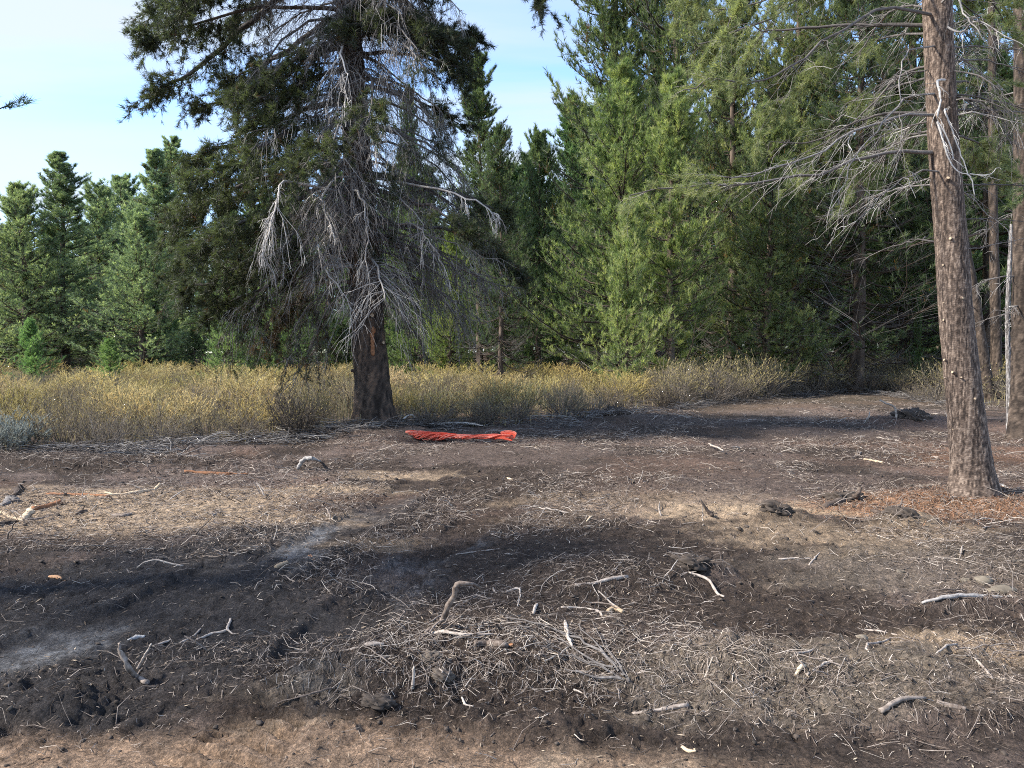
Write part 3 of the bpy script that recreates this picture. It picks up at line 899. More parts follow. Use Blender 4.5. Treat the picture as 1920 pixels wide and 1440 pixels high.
    if pos_all:
        pos, dd, tn = np.concatenate(pos_all), np.concatenate(dir_all), np.concatenate(tn_all)
        tn = np.clip(tn, 0.10, 1)
        if brown:
            tn = np.where(rng.uniform(0, 1, len(tn)) < brown, 0.0, tn)
        needles(fol, rng, pos, dd, need[0], need[1], need[2], 0.8, tn, 0.08)
    return wood, fol


def add_limb(root, wf, wood_m, need_m, origin, label=None, name='branch', mn='branch'):
    w, f = wf
    for b in (w, f):
        b.V = [v - origin for v in b.V]
    o = link(name, w.mesh(mn, [wood_m]), root, label=label)
    if f.n:
        link('foliage', f.mesh('foliage', [need_m], False), o)
    return o


# ---- the big old pine
def build_old_pine():
    rng = np.random.default_rng(5)
    Y = 16.0
    foot = W(703, 808, Y)
    foot[2] = gh(foot[0], foot[1]) - 0.06
    root = link('old_pine_tree', None, label='big old dark pine with drooping grey dead twigs, orange netting at its foot', cat='tree', loc=foot)
    def T(px, py, dy=0.0):
        return W(px, py, Y + dy)
    tr = Bucket()
    line = [foot, T(700, 740), T(690, 620), T(684, 500), T(674, 350), T(663, 180), T(655, 60), T(648, -60), T(638, -260), T(632, -420), T(630, -600)]
    line = [np.array(p) for p in line]
    for p in line:
        p[1] = Y
    zs = [p[2] - foot[2] for p in line]
    rad = [0.425, 0.365, 0.335, 0.315, 0.285, 0.255, 0.235, 0.215, 0.16, 0.11, 0.03]
    P = curve(line, 60)
    trunk_mesh(tr, rng, line, rad, 48, 260, 0.035, 0.42, 0.30, bark_scale=(5, 2.6))
    tr.V = [v - foot for v in tr.V]
    link('trunk', tr.mesh('trunk_old', [M_BARK_OLD]), root)
    def axis(z):
        zz = P[:, 2]
        return np.array([np.interp(z, zz, P[:, 0]), Y, z])
    def zpix(py):
        return T(690, py)[2]
    # live limbs: picture path with depth offsets
    live = [
        ([(645, -330, 0), (520, -210, 0.4), (420, -120, .6), (340, -40, .6), (282, 40, .4)], 0.075, 34, 0.85, .35, 0.45),
        ([(648, -230, 0), (540, -150, -.8), (440, -90, -1.2), (370, -20, -1.4), (320, 50, -1.4)], 0.07, 30, 0.8, .35, 0.45),
        ([(648, -90, 0), (560, -30, .3), (470, 40, .5), (395, 110, .6), (330, 150, .6), (283, 175, .5)], 0.095, 34, 0.75, .55, 0.42),
        ([(652, 20, 0), (580, 60, .8), (500, 120, 1.2), (430, 180, 1.4), (360, 200, 1.5)], 0.07, 26, 0.7, .5, 0.42),
        ([(655, 60, 0), (590, 90, -.8), (520, 130, -1.3), (455, 180, -1.6)], 0.06, 26, 0.75, .3, 0.5),
        ([(660, 130, 0), (600, 140, -.6), (530, 180, -1.2), (470, 225, -1.6)], 0.06, 26, 0.7, .3, 0.55),
        ([(662, 190, 0), (590, 200, .3), (500, 240, .5), (420, 275, .6), (355, 300, .6)], 0.08, 36, 0.75, .35, 0.52),
        ([(665, 230, 0), (590, 230, -.8), (500, 270, -1.4), (420, 310, -1.8), (370, 335, -2)], 0.07, 36, 0.75, .3, 0.55),
        ([(668, 280, 0), (590, 280, .8), (490, 320, 1.3), (400, 360, 1.6), (335, 400, 1.7)], 0.07, 36, 0.75, .3, 0.5),
        ([(670, 310, 0), (580, 310, -.3), (480, 340, -.6), (390, 380, -.8), (325, 420, -.9)], 0.085, 42, 0.8, .3, 0.5),
        ([(672, 350, 0), (590, 360, -1), (500, 400, -1.7), (420, 430, -2.2), (360, 460, -2.4)], 0.07, 38, 0.75, .3, 0.5),
        ([(675, 380, 0), (580, 400, .5), (480, 440, .8), (380, 480, 1), (315, 515, 1)], 0.075, 40, 0.75, .35, 0.42),
        ([(676, 410, 0), (590, 440, -.6), (500, 480, -1), (410, 520, -1.2), (345, 545, -1.2)], 0.07, 38, 0.75, .35, 0.42),
        ([(678, 440, 0), (600, 480, -.2), (520, 530, -.3), (440, 560, -.3), (400, 580, -.3)], 0.06, 26, 0.6, .5, 0.40),
        ([(680, 470, 0), (610, 520, .4), (550, 570, .6), (505, 640, .7)], 0.05, 24, 0.6, .55, 0.36),
        ([(650, -300, 0), (780, -260, .3), (900, -130, .4), (975, -50, .4), (1022, 5, .3)], 0.08, 24, 0.6, .55, 0.36),
        ([(652, -60, 0), (720, -30, .2), (790, 30, .3), (850, 62, .4), (895, 75, .4)], 0.07, 26, 0.6, .45, 0.36),
        ([(655, 0, 0), (730, 20, -.7), (800, 50, -1), (870, 85, -1.1)], 0.055, 20, 0.55, .5, 0.36),
        ([(662, 160, 0), (740, 170, .8), (810, 200, 1.2), (870, 240, 1.5)], 0.055, 18, 0.6, .6, 0.42),
        ([(673, 320, 0), (740, 335, -.3), (830, 355, -.5), (900, 380, -.6), (955, 405, -.6)], 0.07, 30, 0.6, .75, 0.5),
        ([(676, 400, 0), (750, 420, .6), (840, 430, 1), (920, 470, 1.2), (975, 520, 1.3)], 0.065, 28, 0.65, .8, 0.42),
        ([(674, 350, 0), (760, 370, -1), (830, 400, -1.6), (890, 440, -2)], 0.06, 24, 0.6, .85, 0.45),
        ([(660, 120, 0), (690, 140, -1.1), (700, 180, -2.1), (690, 235, -2.9)], 0.05, 14, 0.6, .75, 0.5),
        ([(660, 220, 0), (620, 240, -1.2), (590, 280, -2.2), (560, 330, -2.9)], 0.055, 20, 0.6, .6, 0.5),
    ]
    for k, (pp, r, nt, tl, tf, nt2) in enumerate(live):
        path = [T(*p) for p in pp]
        path[0] = axis(path[0][2])
        add_limb(root, limb(rng, path, r, int(nt * 2.1), tl * 1.15, 7, tf * 0.75, 3, 0.30, 0.25, 14, (10, 0.135, 0.0105), nt2, r_tw=0.0065, brown=0.02 if k != 14 else 0.5, upfac=0.45), M_DEAD, M_NEEDLE_OLD, foot)
    # fuller crown high up
    for k in range(22):
        left = k < 13
        z = rng.uniform(6.6, 10.8)
        a = math.pi + rng.normal(0, .55) if left else rng.normal(-.2, .7)
        L = rng.uniform(2.4, 3.8) if left else rng.uniform(1.6, 2.7)
        if k % 4 == 3:
            a, L = rng.uniform(-2.4, -0.8), rng.uniform(1.4, 2.4)
        p0 = axis(z)
        dv = np.array([math.cos(a), math.sin(a), 0])
        path = [p0 + dv * L * t + np.array([0, 0, .05 * L * t - .30 * L * t * t]) for t in (0, .3, .6, .85, 1)]
        add_limb(root, limb(rng, path, .05, int(L * 15), .72, 7, .42, 3, .35, .24, 12, (10, .135, .0105), .42 if left else .34, r_tw=.006, upfac=.4), M_DEAD, M_NEEDLE_OLD, foot)
    # dead brushy limbs all round the trunk
    for k in range(96):
        z = 2.9 + 8.6 * ((k + rng.uniform(0, 1)) / 96) ** 0.95
        a = rng.uniform(0, 2 * math.pi) if k % 3 == 0 else rng.uniform(math.pi * 1.0, math.pi * 2.0)
        L = rng.uniform(1.0, 2.6) * (1.0 if z < 6.5 else 0.8)
        p0 = axis(z)
        dv = np.array([math.cos(a), math.sin(a), 0])
        up = rng.uniform(-0.1, 0.35)
        dp = rng.uniform(0.35, 0.9)
        path = [p0 + dv * L * t + np.array([0, 0, up * L * t - dp * L * t * t]) for t in (0, .3, .6, .85, 1)]
        tone = rng.choice([0.40, 0.52, 0.66], p=[.35, .4, .25])
        live_tip = k % 6 == 0 and z > 4
        add_limb(root, limb(rng, path, rng.uniform(0.022, 0.042), int(rng.uniform(24, 35)), L * 0.46, 6, 0.7 if live_tip else 2, 2, 0.75, tone, 10, (10, .1, .008), 0.45, r_tw=0.0058), M_DEAD, M_NEEDLE_OLD, foot)
    # curtains of drooping twigs right of the trunk and in front of it
    for k in range(30):
        z = rng.uniform(4.6, 10.2)
        a = rng.uniform(-1.0, 0.5) if k < 20 else rng.uniform(-2.4, -0.7)
        L = rng.uniform(1.5, 2.9) if k < 20 else rng.uniform(0.9, 1.9)
        p0 = axis(z)
        dv = np.array([math.cos(a), math.sin(a), 0])
        path = [p0 + dv * L * t + np.array([0, 0, .12 * L * t - .55 * L * t * t]) for t in (0, .3, .6, .85, 1)]
        add_limb(root, limb(rng, path, rng.uniform(.03, .045), 30, .85, 5, .75 if k % 5 == 0 else 2, 2, .95, rng.choice([.38, .5, .62]), 10, (10, .12, .0085), .34, r_tw=.0058), M_DEAD, M_NEEDLE_OLD, foot)
    # lower right brushy skirt and the brown hanging one at left
    for k in range(14):
        px0, px1 = rng.uniform(690, 700), rng.uniform(730, 980)
        py0 = rng.uniform(400, 560)
        dy = rng.uniform(-1.4, 1.4)
        q = (px1 - 700) / 280
        path = [axis(T(px0, py0)[2]), T(700 + (px1 - 700) * .4, py0 + 15 + 25 * q, dy * .4), T(700 + (px1 - 700) * .75, py0 + 50 + 30 * q, dy * .8), T(px1, py0 + rng.uniform(80, 130), dy)]
        add_limb(root, limb(rng, path, 0.03, 26, 0.62, 7, 2, 2, 0.7, rng.uniform(0.32, 0.5), 10, r_tw=0.0065), M_DEAD, M_NEEDLE_OLD, foot)
    for k in range(9):
        px1 = rng.uniform(440, 640)
        py0 = rng.uniform(430, 540)
        dy = rng.uniform(-1.2, 1.2)
        path = [axis(T(690, py0)[2]), T(690 + (px1 - 690) * .5, py0 + 10, dy * .5), T(px1, py0 + 60, dy), T(px1 - 10, py0 + rng.uniform(120, 170), dy)]
        add_limb(root, limb(rng, path, 0.03, 24, 0.6, 7, 0.75, 2, 0.8, rng.uniform(0.25, 0.42), 10, (9, .09, .008), 0.3, r_tw=0.006, brown=0.25), M_DEAD, M_NEEDLE_OLD, foot)
    # silver bleached hanging limbs seen against the dark crown
    for pts, nt, tl, lab in (
            ([(600, 330, -2.0), (550, 340, -2.5), (528, 352, -2.8), (515, 390, -2.9), (500, 440, -2.9), (488, 485, -2.9)], 30, 0.62, 'bleached silver dead branch hanging like a broom'),
            ([(665, 325, -.3), (630, 335, -1.5), (605, 365, -2.0), (610, 400, -2.1), (625, 440, -2.1)], 12, 0.6, 'bleached grey elbow-shaped dead branch'),
            ([(640, 350, -.3), (665, 358, -1.6), (683, 385, -1.9), (688, 440, -1.9), (675, 500, -1.9)], 12, 0.5, None),
            ([(640, 500, -.4), (610, 500, -1.4), (635, 540, -1.8), (660, 570, -1.8)], 10, 0.4, None),
            ([(690, 330, 0), (800, 350, -1.3), (880, 375, -1.9), (920, 395, -2), (945, 415, -2)], 20, 0.35, 'pale dead branch tip with splayed silver twigs'),
            ([(690, 420, 0), (770, 420, -1), (800, 445, -1.5), (825, 485, -1.7)], 12, 0.4, None),
            ([(660, 60, 0), (640, 95, -1.6), (650, 140, -2.2), (645, 200, -2.3)], 14, 0.5, None),
            ([(660, 180, 0), (700, 195, -1.4), (720, 230, -1.9), (705, 290, -2)], 16, 0.5, None)):
        path = [T(*p) for p in pts]
        path[0] = axis(path[0][2])
        add_limb(root, limb(rng, path, 0.03, nt, tl, 5, 2, 2, 0.95, 0.78, 14, r_tw=0.0085, tw_from=0.35), M_DEAD, M_NEEDLE_OLD, foot, lab)
    # pruned stubs with pale cut faces, and a torn orange patch low on the bark
    for (px, py, ang, r) in ((662, 570, 200, .05), (703, 572, 300, .05), (667, 620, 210, .045), (702, 598, 300, .04), (660, 535, 200, .045), (664, 700, 200, .03), (718, 648, 320, .035)):
        z = T(px, py)[2]
        c = axis(z)
        rr = np.interp(z - foot[2], zs, rad)
        dx = (px - 960) / FPX * Y - c[0]
        th = math.asin(max(-0.95, min(0.95, dx / rr)))
        d = np.array([math.sin(th), -math.cos(th), 0.15])
        stub(root, foot, c + d * rr * 0.93, d, r, 0.09, M_BARK_OLD)
    pb = Bucket()
    z0 = T(704, 640)[2]
    for k in range(5):
        z = z0 + (k - 2) * 0.11
        c = axis(z)
        rr = np.interp(z - foot[2], zs, rad) * 1.06
        th = 0.42 + rng.normal(0, 0.06)
        d = np.array([math.sin(th), -math.cos(th), 0])
        ico_add(pb, rng, c + d * rr, (0.045, 0.035, 0.075), 0.5)
    pb.V = [v - foot for v in pb.V]
    link('bark_patch', pb.mesh('bark_patch', [M_ORANGE_WOOD]), root, label='torn orange patch low on the dark bark')


ICO = None


def ico(sub):
    global ICO
    t = (1 + 5 ** 0.5) / 2
    v = np.array([[-1, t, 0], [1, t, 0], [-1, -t, 0], [1, -t, 0], [0, -1, t], [0, 1, t], [0, -1, -t], [0, 1, -t], [t, 0, -1], [t, 0, 1], [-t, 0, -1], [-t, 0, 1]], float)
    f = np.array([[0, 11, 5], [0, 5, 1], [0, 1, 7], [0, 7, 10], [0, 10, 11], [1, 5, 9], [5, 11, 4], [11, 10, 2], [10, 7, 6], [7, 1, 8], [3, 9, 4], [3, 4, 2], [3, 2, 6], [3, 6, 8], [3, 8, 9], [4, 9, 5], [2, 4, 11], [6, 2, 10], [8, 6, 7], [9, 8, 1]])
    v = nrm(v)
    for _ in range(sub):
        mid, nf, vl = {}, [], list(v)
        def m(a, b):
            k = (min(a, b), max(a, b))
            if k not in mid:
                mid[k] = len(vl)
                p = vl[a] + vl[b]
                vl.append(p / np.linalg.norm(p))
            return mid[k]
        for a, b, c in f:
            ab, bc, ca = m(a, b), m(b, c), m(c, a)
            nf += [[a, ab, ca], [b, bc, ab], [c, ca, bc], [ab, bc, ca]]
        v, f = np.array(vl), np.array(nf)
    return v, f


ICOS = [ico(0), ico(1), ico(2), ico(3)]


def ico_add(bk, rng, c, r, tone, sub=1, lump=0.3):
    v, f = ICOS[sub]
    sd = int(rng.integers(0, 9999))
    k = 1 + lump * 2 * (fbm(v[:, 0] * 1.7 + v[:, 2] * 1.1 + 5, v[:, 1] * 1.7 - v[:, 2] * 0.8, sd, 2) - 0.5)
    bk.add(np.asarray(c) + v * k[:, None] * np.asarray(r), tris=f, tone=np.clip(tone + (k - 1) * 0.5, 0, 1))


def stub(root, origin, p, d, r, ln, bark_m):
    """a sawn-off branch: bark stub with a pale cut face"""
    d = nrm(np.asarray(d))
    b = Bucket()
    V, q = tubes(np.array([p - origin - d * 0.02, p - origin + d * ln * 0.5, p - origin + d * ln]), np.array([r * 2.0, r * 1.15, r * 0.95]), 9)
    b.add(V, quads=q, tone=0.5)
    o = link('branch_stub', b.mesh('branch_stub', [bark_m]), root)
    b = Bucket()
    e = p - origin + d * (ln + 0.001)
    V, q = tubes(np.array([e - d * 0.006, e + d * 0.003, e + d * 0.0035]), np.array([r * 0.95, r * 0.95, 0.0005]), 9)
    b.add(V, quads=q, tone=0.6)
    link('cut_face', b.mesh('cut_face', [M_CUT], False), o)


build_old_pine()


# ---- the near reddish pine at right
def build_near_pine():
    rng = np.random.default_rng(9)
    Y = W(0, 0, 1)[1] and G0(1826, 944)[1]
    foot = W(1826, 946, Y)
    foot[2] = gh(foot[0], foot[1]) - 0.05
    root = link('near_pine_tree', None, label='near pine with a smooth reddish brown trunk ringed by orange fallen needles', cat='tree', loc=foot)
    def T(px, py, dy=0.0):
        return W(px, py, Y + dy)
    line = [foot, T(1822, 880), T(1812, 780), T(1793, 600), T(1783, 450), T(1771, 300), T(1763, 150), T(1757, 0), T(1750, -150), T(1742, -380), T(1738, -700)]
    rad = [0.205, 0.186, 0.174, 0.160, 0.152, 0.144, 0.14, 0.137, 0.13, 0.11, 0.05]
    for p in line:
        p[1] = Y
    zs = [p[2] - foot[2] for p in line]
    P = curve(line, 80)
    tr = Bucket()
    trunk_mesh(tr, rng, line, rad, 80, 330, 0.0085, 0.42, 0.36, bark_scale=(13, 9), lump=0.035)
    tr.V = [v - foot for v in tr.V]
    link('trunk', tr.mesh('trunk_near', [M_BARK_RED]), root)
    def axis(z):
        return np.array([np.interp(z, P[:, 2], P[:, 0]), Y, z])
    # limbs followed in the picture: points, radius, twigs, twig length, tone, needles beyond
    L = [
        ([(1740, 48, 0), (1640, 47, .3), (1520, 52, .5), (1440, 58, .6), (1405, 45, .6)], .030, 16, .55, .30, 2),
        ([(1750, 30, 0), (1660, 15, -.5), (1585, 55, -.9), (1500, 115, -1.1), (1430, 153, -1.2), (1340, 150, -1.2), (1285, 175, -1.2)], .022, 20, .42, .45, .62),
        ([(1745, 120, 0), (1690, 140, .3), (1630, 200, .5), (1560, 260, .6), (1500, 290, .6)], .020, 18, .5, .45, 2),
        ([(1750, 213, 0), (1690, 212, .1), (1640, 216, .2), (1590, 236, .3), (1520, 268, .4), (1462, 266, .4)], .026, 16, .5, .32, 2),
        ([(1750, 216, 0), (1690, 218, -.3), (1630, 236, -.5), (1560, 275, -.7), (1480, 305, -.8), (1390, 330, -.9), (1310, 330, -1)], .022, 26, .5, .62, .8),
        ([(1755, 286, 0), (1690, 286, -.1), (1620, 297, -.2), (1550, 318, -.3), (1480, 335, -.4), (1380, 346, -.5), (1290, 348, -.5), (1185, 362, -.6)], .030, 34, .5, .50, .72),
        ([(1750, 175, 0), (1700, 185, -.4), (1650, 240, -.8), (1600, 300, -1), (1570, 380, -1)], .016, 18, .42, .62, 2),
        ([(1752, 250, 0), (1700, 260, .4), (1640, 300, .8), (1590, 350, 1), (1570, 420, 1)], .016, 18, .45, .6, 2),
        ([(1755, 345, 0), (1700, 350, .3), (1650, 365, .6), (1600, 400, .8), (1555, 405, .9)], .014, 14, .4, .6, 2),
        ([(1745, 85, 0), (1705, 95, -.6), (1690, 130, -1), (1688, 190, -1.1), (1690, 260, -1.1), (1680, 330, -1.1)], .012, 10, .3, .62, 2),
        ([(1742, 20, 0), (1700, 10, .3), (1650, 40, .6), (1620, 90, .8), (1560, 130, .9)], .018, 16, .5, .5, 2),
        ([(1740, -20, 0), (1650, -60, -.3), (1540, -30, -.6), (1450, 30, -.8), (1380, 60, -.9), (1310, 90, -.9)], .025, 22, .5, .45, .6),
        ([(1738, -90, 0), (1640, -110, .5), (1540, -60, .8), (1440, 0, 1), (1350, 20, 1.1)], .026, 22, .5, .42, .55),
        ([(1775, 40, 0), (1800, 60, -.3), (1830, 40, -.5), (1880, 65, -.7), (1925, 90, -.8)], .016, 10, .35, .72, 2),
        ([(1780, 12, 0), (1790, -10, -.5), (1810, 30, -.8), (1835, 60, -.9), (1852, 85, -.9)], .016, 6, .25, .72, 2),
        ([(1785, 90, 0), (1830, 88, .3), (1880, 92, .5), (1940, 95, .6)], .016, 12, .4, .5, 2),
        ([(1785, 118, 0), (1830, 112, .2), (1890, 125, .4), (1950, 150, .5)], .015, 14, .4, .6, 2),
        ([(1790, 130, 0), (1830, 140, -.3), (1870, 165, -.5), (1900, 195, -.6)], .014, 10, .35, .4, 2),
        ([(1790, 175, 0), (1830, 190, -.2), (1870, 215, -.3), (1895, 250, -.3)], .014, 10, .35, .35, 2),
        ([(1792, 208, 0), (1830, 205, .1), (1890, 208, .2), (1960, 215, .3)], .020, 16, .45, .52, 2),
        ([(1800, 347, 0), (1850, 346, .1), (1920, 348, .2), (1980, 352, .3)], .016, 8, .35, .36, 2),
        ([(1805, 412, 0), (1860, 411, .1), (1930, 416, .2)], .012, 6, .3, .36, 2),
        ([(1805, 470, 0), (1850, 462, .3), (1930, 445, .6)], .013, 6, .3, .5, 2),
        ([(1752, 455, 0), (1710, 452, .8), (1660, 468, 1.4), (1600, 490, 2.0)], .016, 12, .4, .3, 2),
    ]
    for pts, r, nt, tl, tone, tf in L:
        path = [T(*p) for p in pts]
        path[0] = axis(path[0][2])
        add_limb(root, limb(rng, path, r * 0.8, int(nt * 1.15), tl * 1.15, 2, tf, 4, 0.40, tone - .08, 16, (12, 0.07, 0.005), 0.85, r_tw=0.0032, wob=0.012, tw_from=0.14, upfac=0.5, end=.25), M_DEAD, M_NEEDLE_FOREST, foot)
    # live needled boughs in the top right of the picture
    for pts, nt in (([(1745, -60, 0), (1640, -70, .8), (1520, -20, 1.3), (1430, 60, 1.6), (1385, 130, 1.7)], 20), ([(1748, 60, 0), (1660, 70, .9), (1560, 110, 1.6), (1470, 180, 2.0), (1420, 250, 2.1)], 18),
                    ([(1750, 140, 0), (1690, 160, .8), (1600, 200, 1.6), (1530, 270, 2.0), (1500, 330, 2.1)], 16), ([(1752, 240, 0), (1690, 260, 1.0), (1620, 310, 1.7), (1580, 380, 1.9)], 14),
                    ([(1745, -120, 0), (1640, -140, -.6), (1500, -90, -1.0), (1400, -10, -1.2), (1350, 70, -1.2)], 18), ([(1775, -40, 0), (1820, -30, .6), (1870, 20, 1.0), (1910, 80, 1.2)], 14),
                    ([(1785, 150, 0), (1830, 160, .9), (1880, 210, 1.4), (1910, 280, 1.6)], 12), ([(1790, 250, 0), (1840, 270, 1.0), (1890, 330, 1.5)], 12), ([(1740, -170, 0), (1600, -180, .5), (1440, -120, .8), (1330, -40, .9), (1280, 30, 1)], 20)):
        path = [T(*p) for p in pts]
        path[0] = axis(path[0][2])
        add_limb(root, limb(rng, path, .016, int(nt * 1.5), .45, 5, .2, 5, .45, .35, 14, (11, .09, .0065), .82, r_tw=.0034, wob=.012, upfac=.4), M_DEAD, M_NEEDLE_FOREST, foot)
    # bleached dead branch hanging in front of the trunk
    for pts, r in (([(1771, 150, -.25), (1757, 152, -.42), (1762, 175, -.46), (1764, 192, -.47), (1757, 225, -.48), (1770, 245, -.48), (1782, 275, -.49), (1787, 298, -.49)], .013),
                   ([(1757, 228, -.48), (1768, 262, -.50), (1780, 300, -.50), (1797, 322, -.5), (1818, 330, -.5), (1828, 365, -.5)], .010),
                   ([(1775, 205, -.2), (1771, 207, -.42), (1780, 230, -.45), (1795, 272, -.45), (1806, 300, -.45), (1815, 326, -.45)], .010),
                   ([(1818, 326, -.5), (1840, 328, -.5), (1858, 326, -.48), (1868, 315, -.46)], .006)):
        path = [T(*p) for p in pts]
        add_limb(root, limb(rng, path, r, 5, .16, 2, 2, 2, .5, .97, 16, r_tw=.004, wob=.008, end=.45), M_DEAD, M_NEEDLE_FOREST, foot, 'white bleached dead branch hanging across the trunk')
    # whorls of thin dead branches above, and live limbs out of the top of the picture
    for k in range(26):
        z = rng.uniform(3.3, 7.6)
        a = rng.uniform(0, 2 * math.pi)
        ln = rng.uniform(0.6, 1.6)
        dv = np.array([math.cos(a), math.sin(a), 0])
        p0 = axis(z)
        path = [p0 + dv * ln * t + np.array([0, 0, .05 * ln * t - .45 * ln * t * t]) for t in (0, .3, .65, 1)]
        add_limb(root, limb(rng, path, .012, 12, ln * .4, 3, 2 if z < 6 else .5, 3, .6, rng.choice([.35, .5, .65]), 10, (10, .085, .006), .6, r_tw=.0042), M_DEAD, M_NEEDLE_FOREST, foot)
    for k in range(16):
        z = rng.uniform(6.2, 9.2)
        a = rng.uniform(0, 2 * math.pi)
        ln = rng.uniform(1.2, 2.2)
        dv = np.array([math.cos(a), math.sin(a), 0])
        p0 = axis(z)
        path = [p0 + dv * ln * t + np.array([0, 0, .25 * ln * t]) for t in (0, .3, .65, 1)]
        add_limb(root, limb(rng, path, .025, 16, ln * .4, 4, .3, 3, .1, .35, 10, (10, .10, .009), .5, r_tw=.005), M_DEAD, M_NEEDLE_FOREST, foot)
    # pruned stubs
    for (px, py, r, ln) in ((1754, 343, .022, .05), (1799, 388, .016, .03), (1765, 452, .020, .05), (1810, 445, .016, .13), (1757, 498, .016, .04), (1784, 560, .017, .035), (1763, 576, .016, .05),
                            (1764, 602, .015, .045), (1771, 677, .017, .06), (1833, 697, .012, .03), (1770, 714, .008, .08), (1811, 746, .013, .02), (1780, 700, .018, .05), (1787, 708, .012, .05), (1779, 805, .012, .02)):
        z = T(px, py)[2]
        c = axis(z)
        rr = np.interp(z - foot[2], zs, rad)
        th = math.asin(max(-0.97, min(0.97, ((px - 960) / FPX * Y - c[0]) / rr)))
        d = np.array([math.sin(th), -math.cos(th), 0.25])
        stub(root, foot, c + np.array([math.sin(th), -math.cos(th), 0]) * rr * 0.95, d + rng.normal(0, .25, 3), r * rng.uniform(.55, .9), ln * rng.uniform(.5, 1), M_BARK_RED)


build_near_pine()


# ---- stems at the right edge
def stem_tree(px_pts, Y, rad, label, tone, seed, limbs=8, bark=M_BARK_DARK, top=None):
    rng = np.random.default_rng(seed)
    foot = W(px_pts[0][0], px_pts[0][1], Y)
    foot[2] = gh(foot[0], foot[1]) - 0.05
    root = link('pine_tree', None, label=label, cat='tree', loc=foot)
    line = [foot] + [W(px, py, Y) for px, py in px_pts[1:]]
    tr = Bucket()
    trunk_mesh(tr, rng, line, rad, 24, 120, 0.012, tone, 0.2, bark_scale=(5, 5))
    tr.V = [v - foot for v in tr.V]
    link('trunk', tr.mesh('trunk_stem', [bark]), root)
    P = curve(line, 60)
    for k in range(limbs):
        z = rng.uniform(1.8, line[-1][2] * 0.98)
        a = rng.uniform(0, 2 * math.pi)
        ln = rng.uniform(0.5, 1.5) * (0.6 + 0.1 * z)
        dv = np.array([math.cos(a), math.sin(a), 0])
        p0 = np.array([np.interp(z, P[:, 2], P[:, 0]), Y, z])
        path = [p0 + dv * ln * t + np.array([0, 0, .1 * ln * t - .35 * ln * t * t]) for t in (0, .35, .7, 1)]
        add_limb(root, limb(rng, path, .016, 12, ln * .45, 3, .5 if z > 4.5 else 2, 3, .5, rng.uniform(.3, .6), 8, (9, .12, .012), .45, r_tw=.006), M_DEAD, M_NEEDLE_FOREST, foot)
    return root


stem_tree([(1856, 752), (1846, 690), (1833, 600), (1824, 540), (1800, 400), (1780, 200), (1770, -100)], 26.0, [.21, .19, .17, .16, .14, .12, .08], 'dark slender pine leaning left behind the near reddish trunk', .35, 31, 12)
stem_tree([(1869, 748), (1868, 650), (1866, 560), (1862, 380), (1860, 150), (1858, -150)], 27.0, [.19, .17, .16, .14, .12, .08], 'dark upright stem beside the foot of the leaning slender pine', .33, 32, 12)
stem_tree([(1914, 824), (1915, 720), (1915, 600), (1915, 400), (1914, 150), (1912, -150)], 14.3, [.215, .175, .155, .135, .115, .10], 'rough grey-brown pine trunk cut by the right edge of the picture', .30, 33, 16)
stem_tree([(1894, 795), (1891, 700), (1889, 600), (1893, 500), (1896, 420)], 15.6, [.055, .045, .042, .04, .02], 'thin pale grey dead pole leaning on the rough trunk at the right edge', .48, 34, 2, M_DEAD)

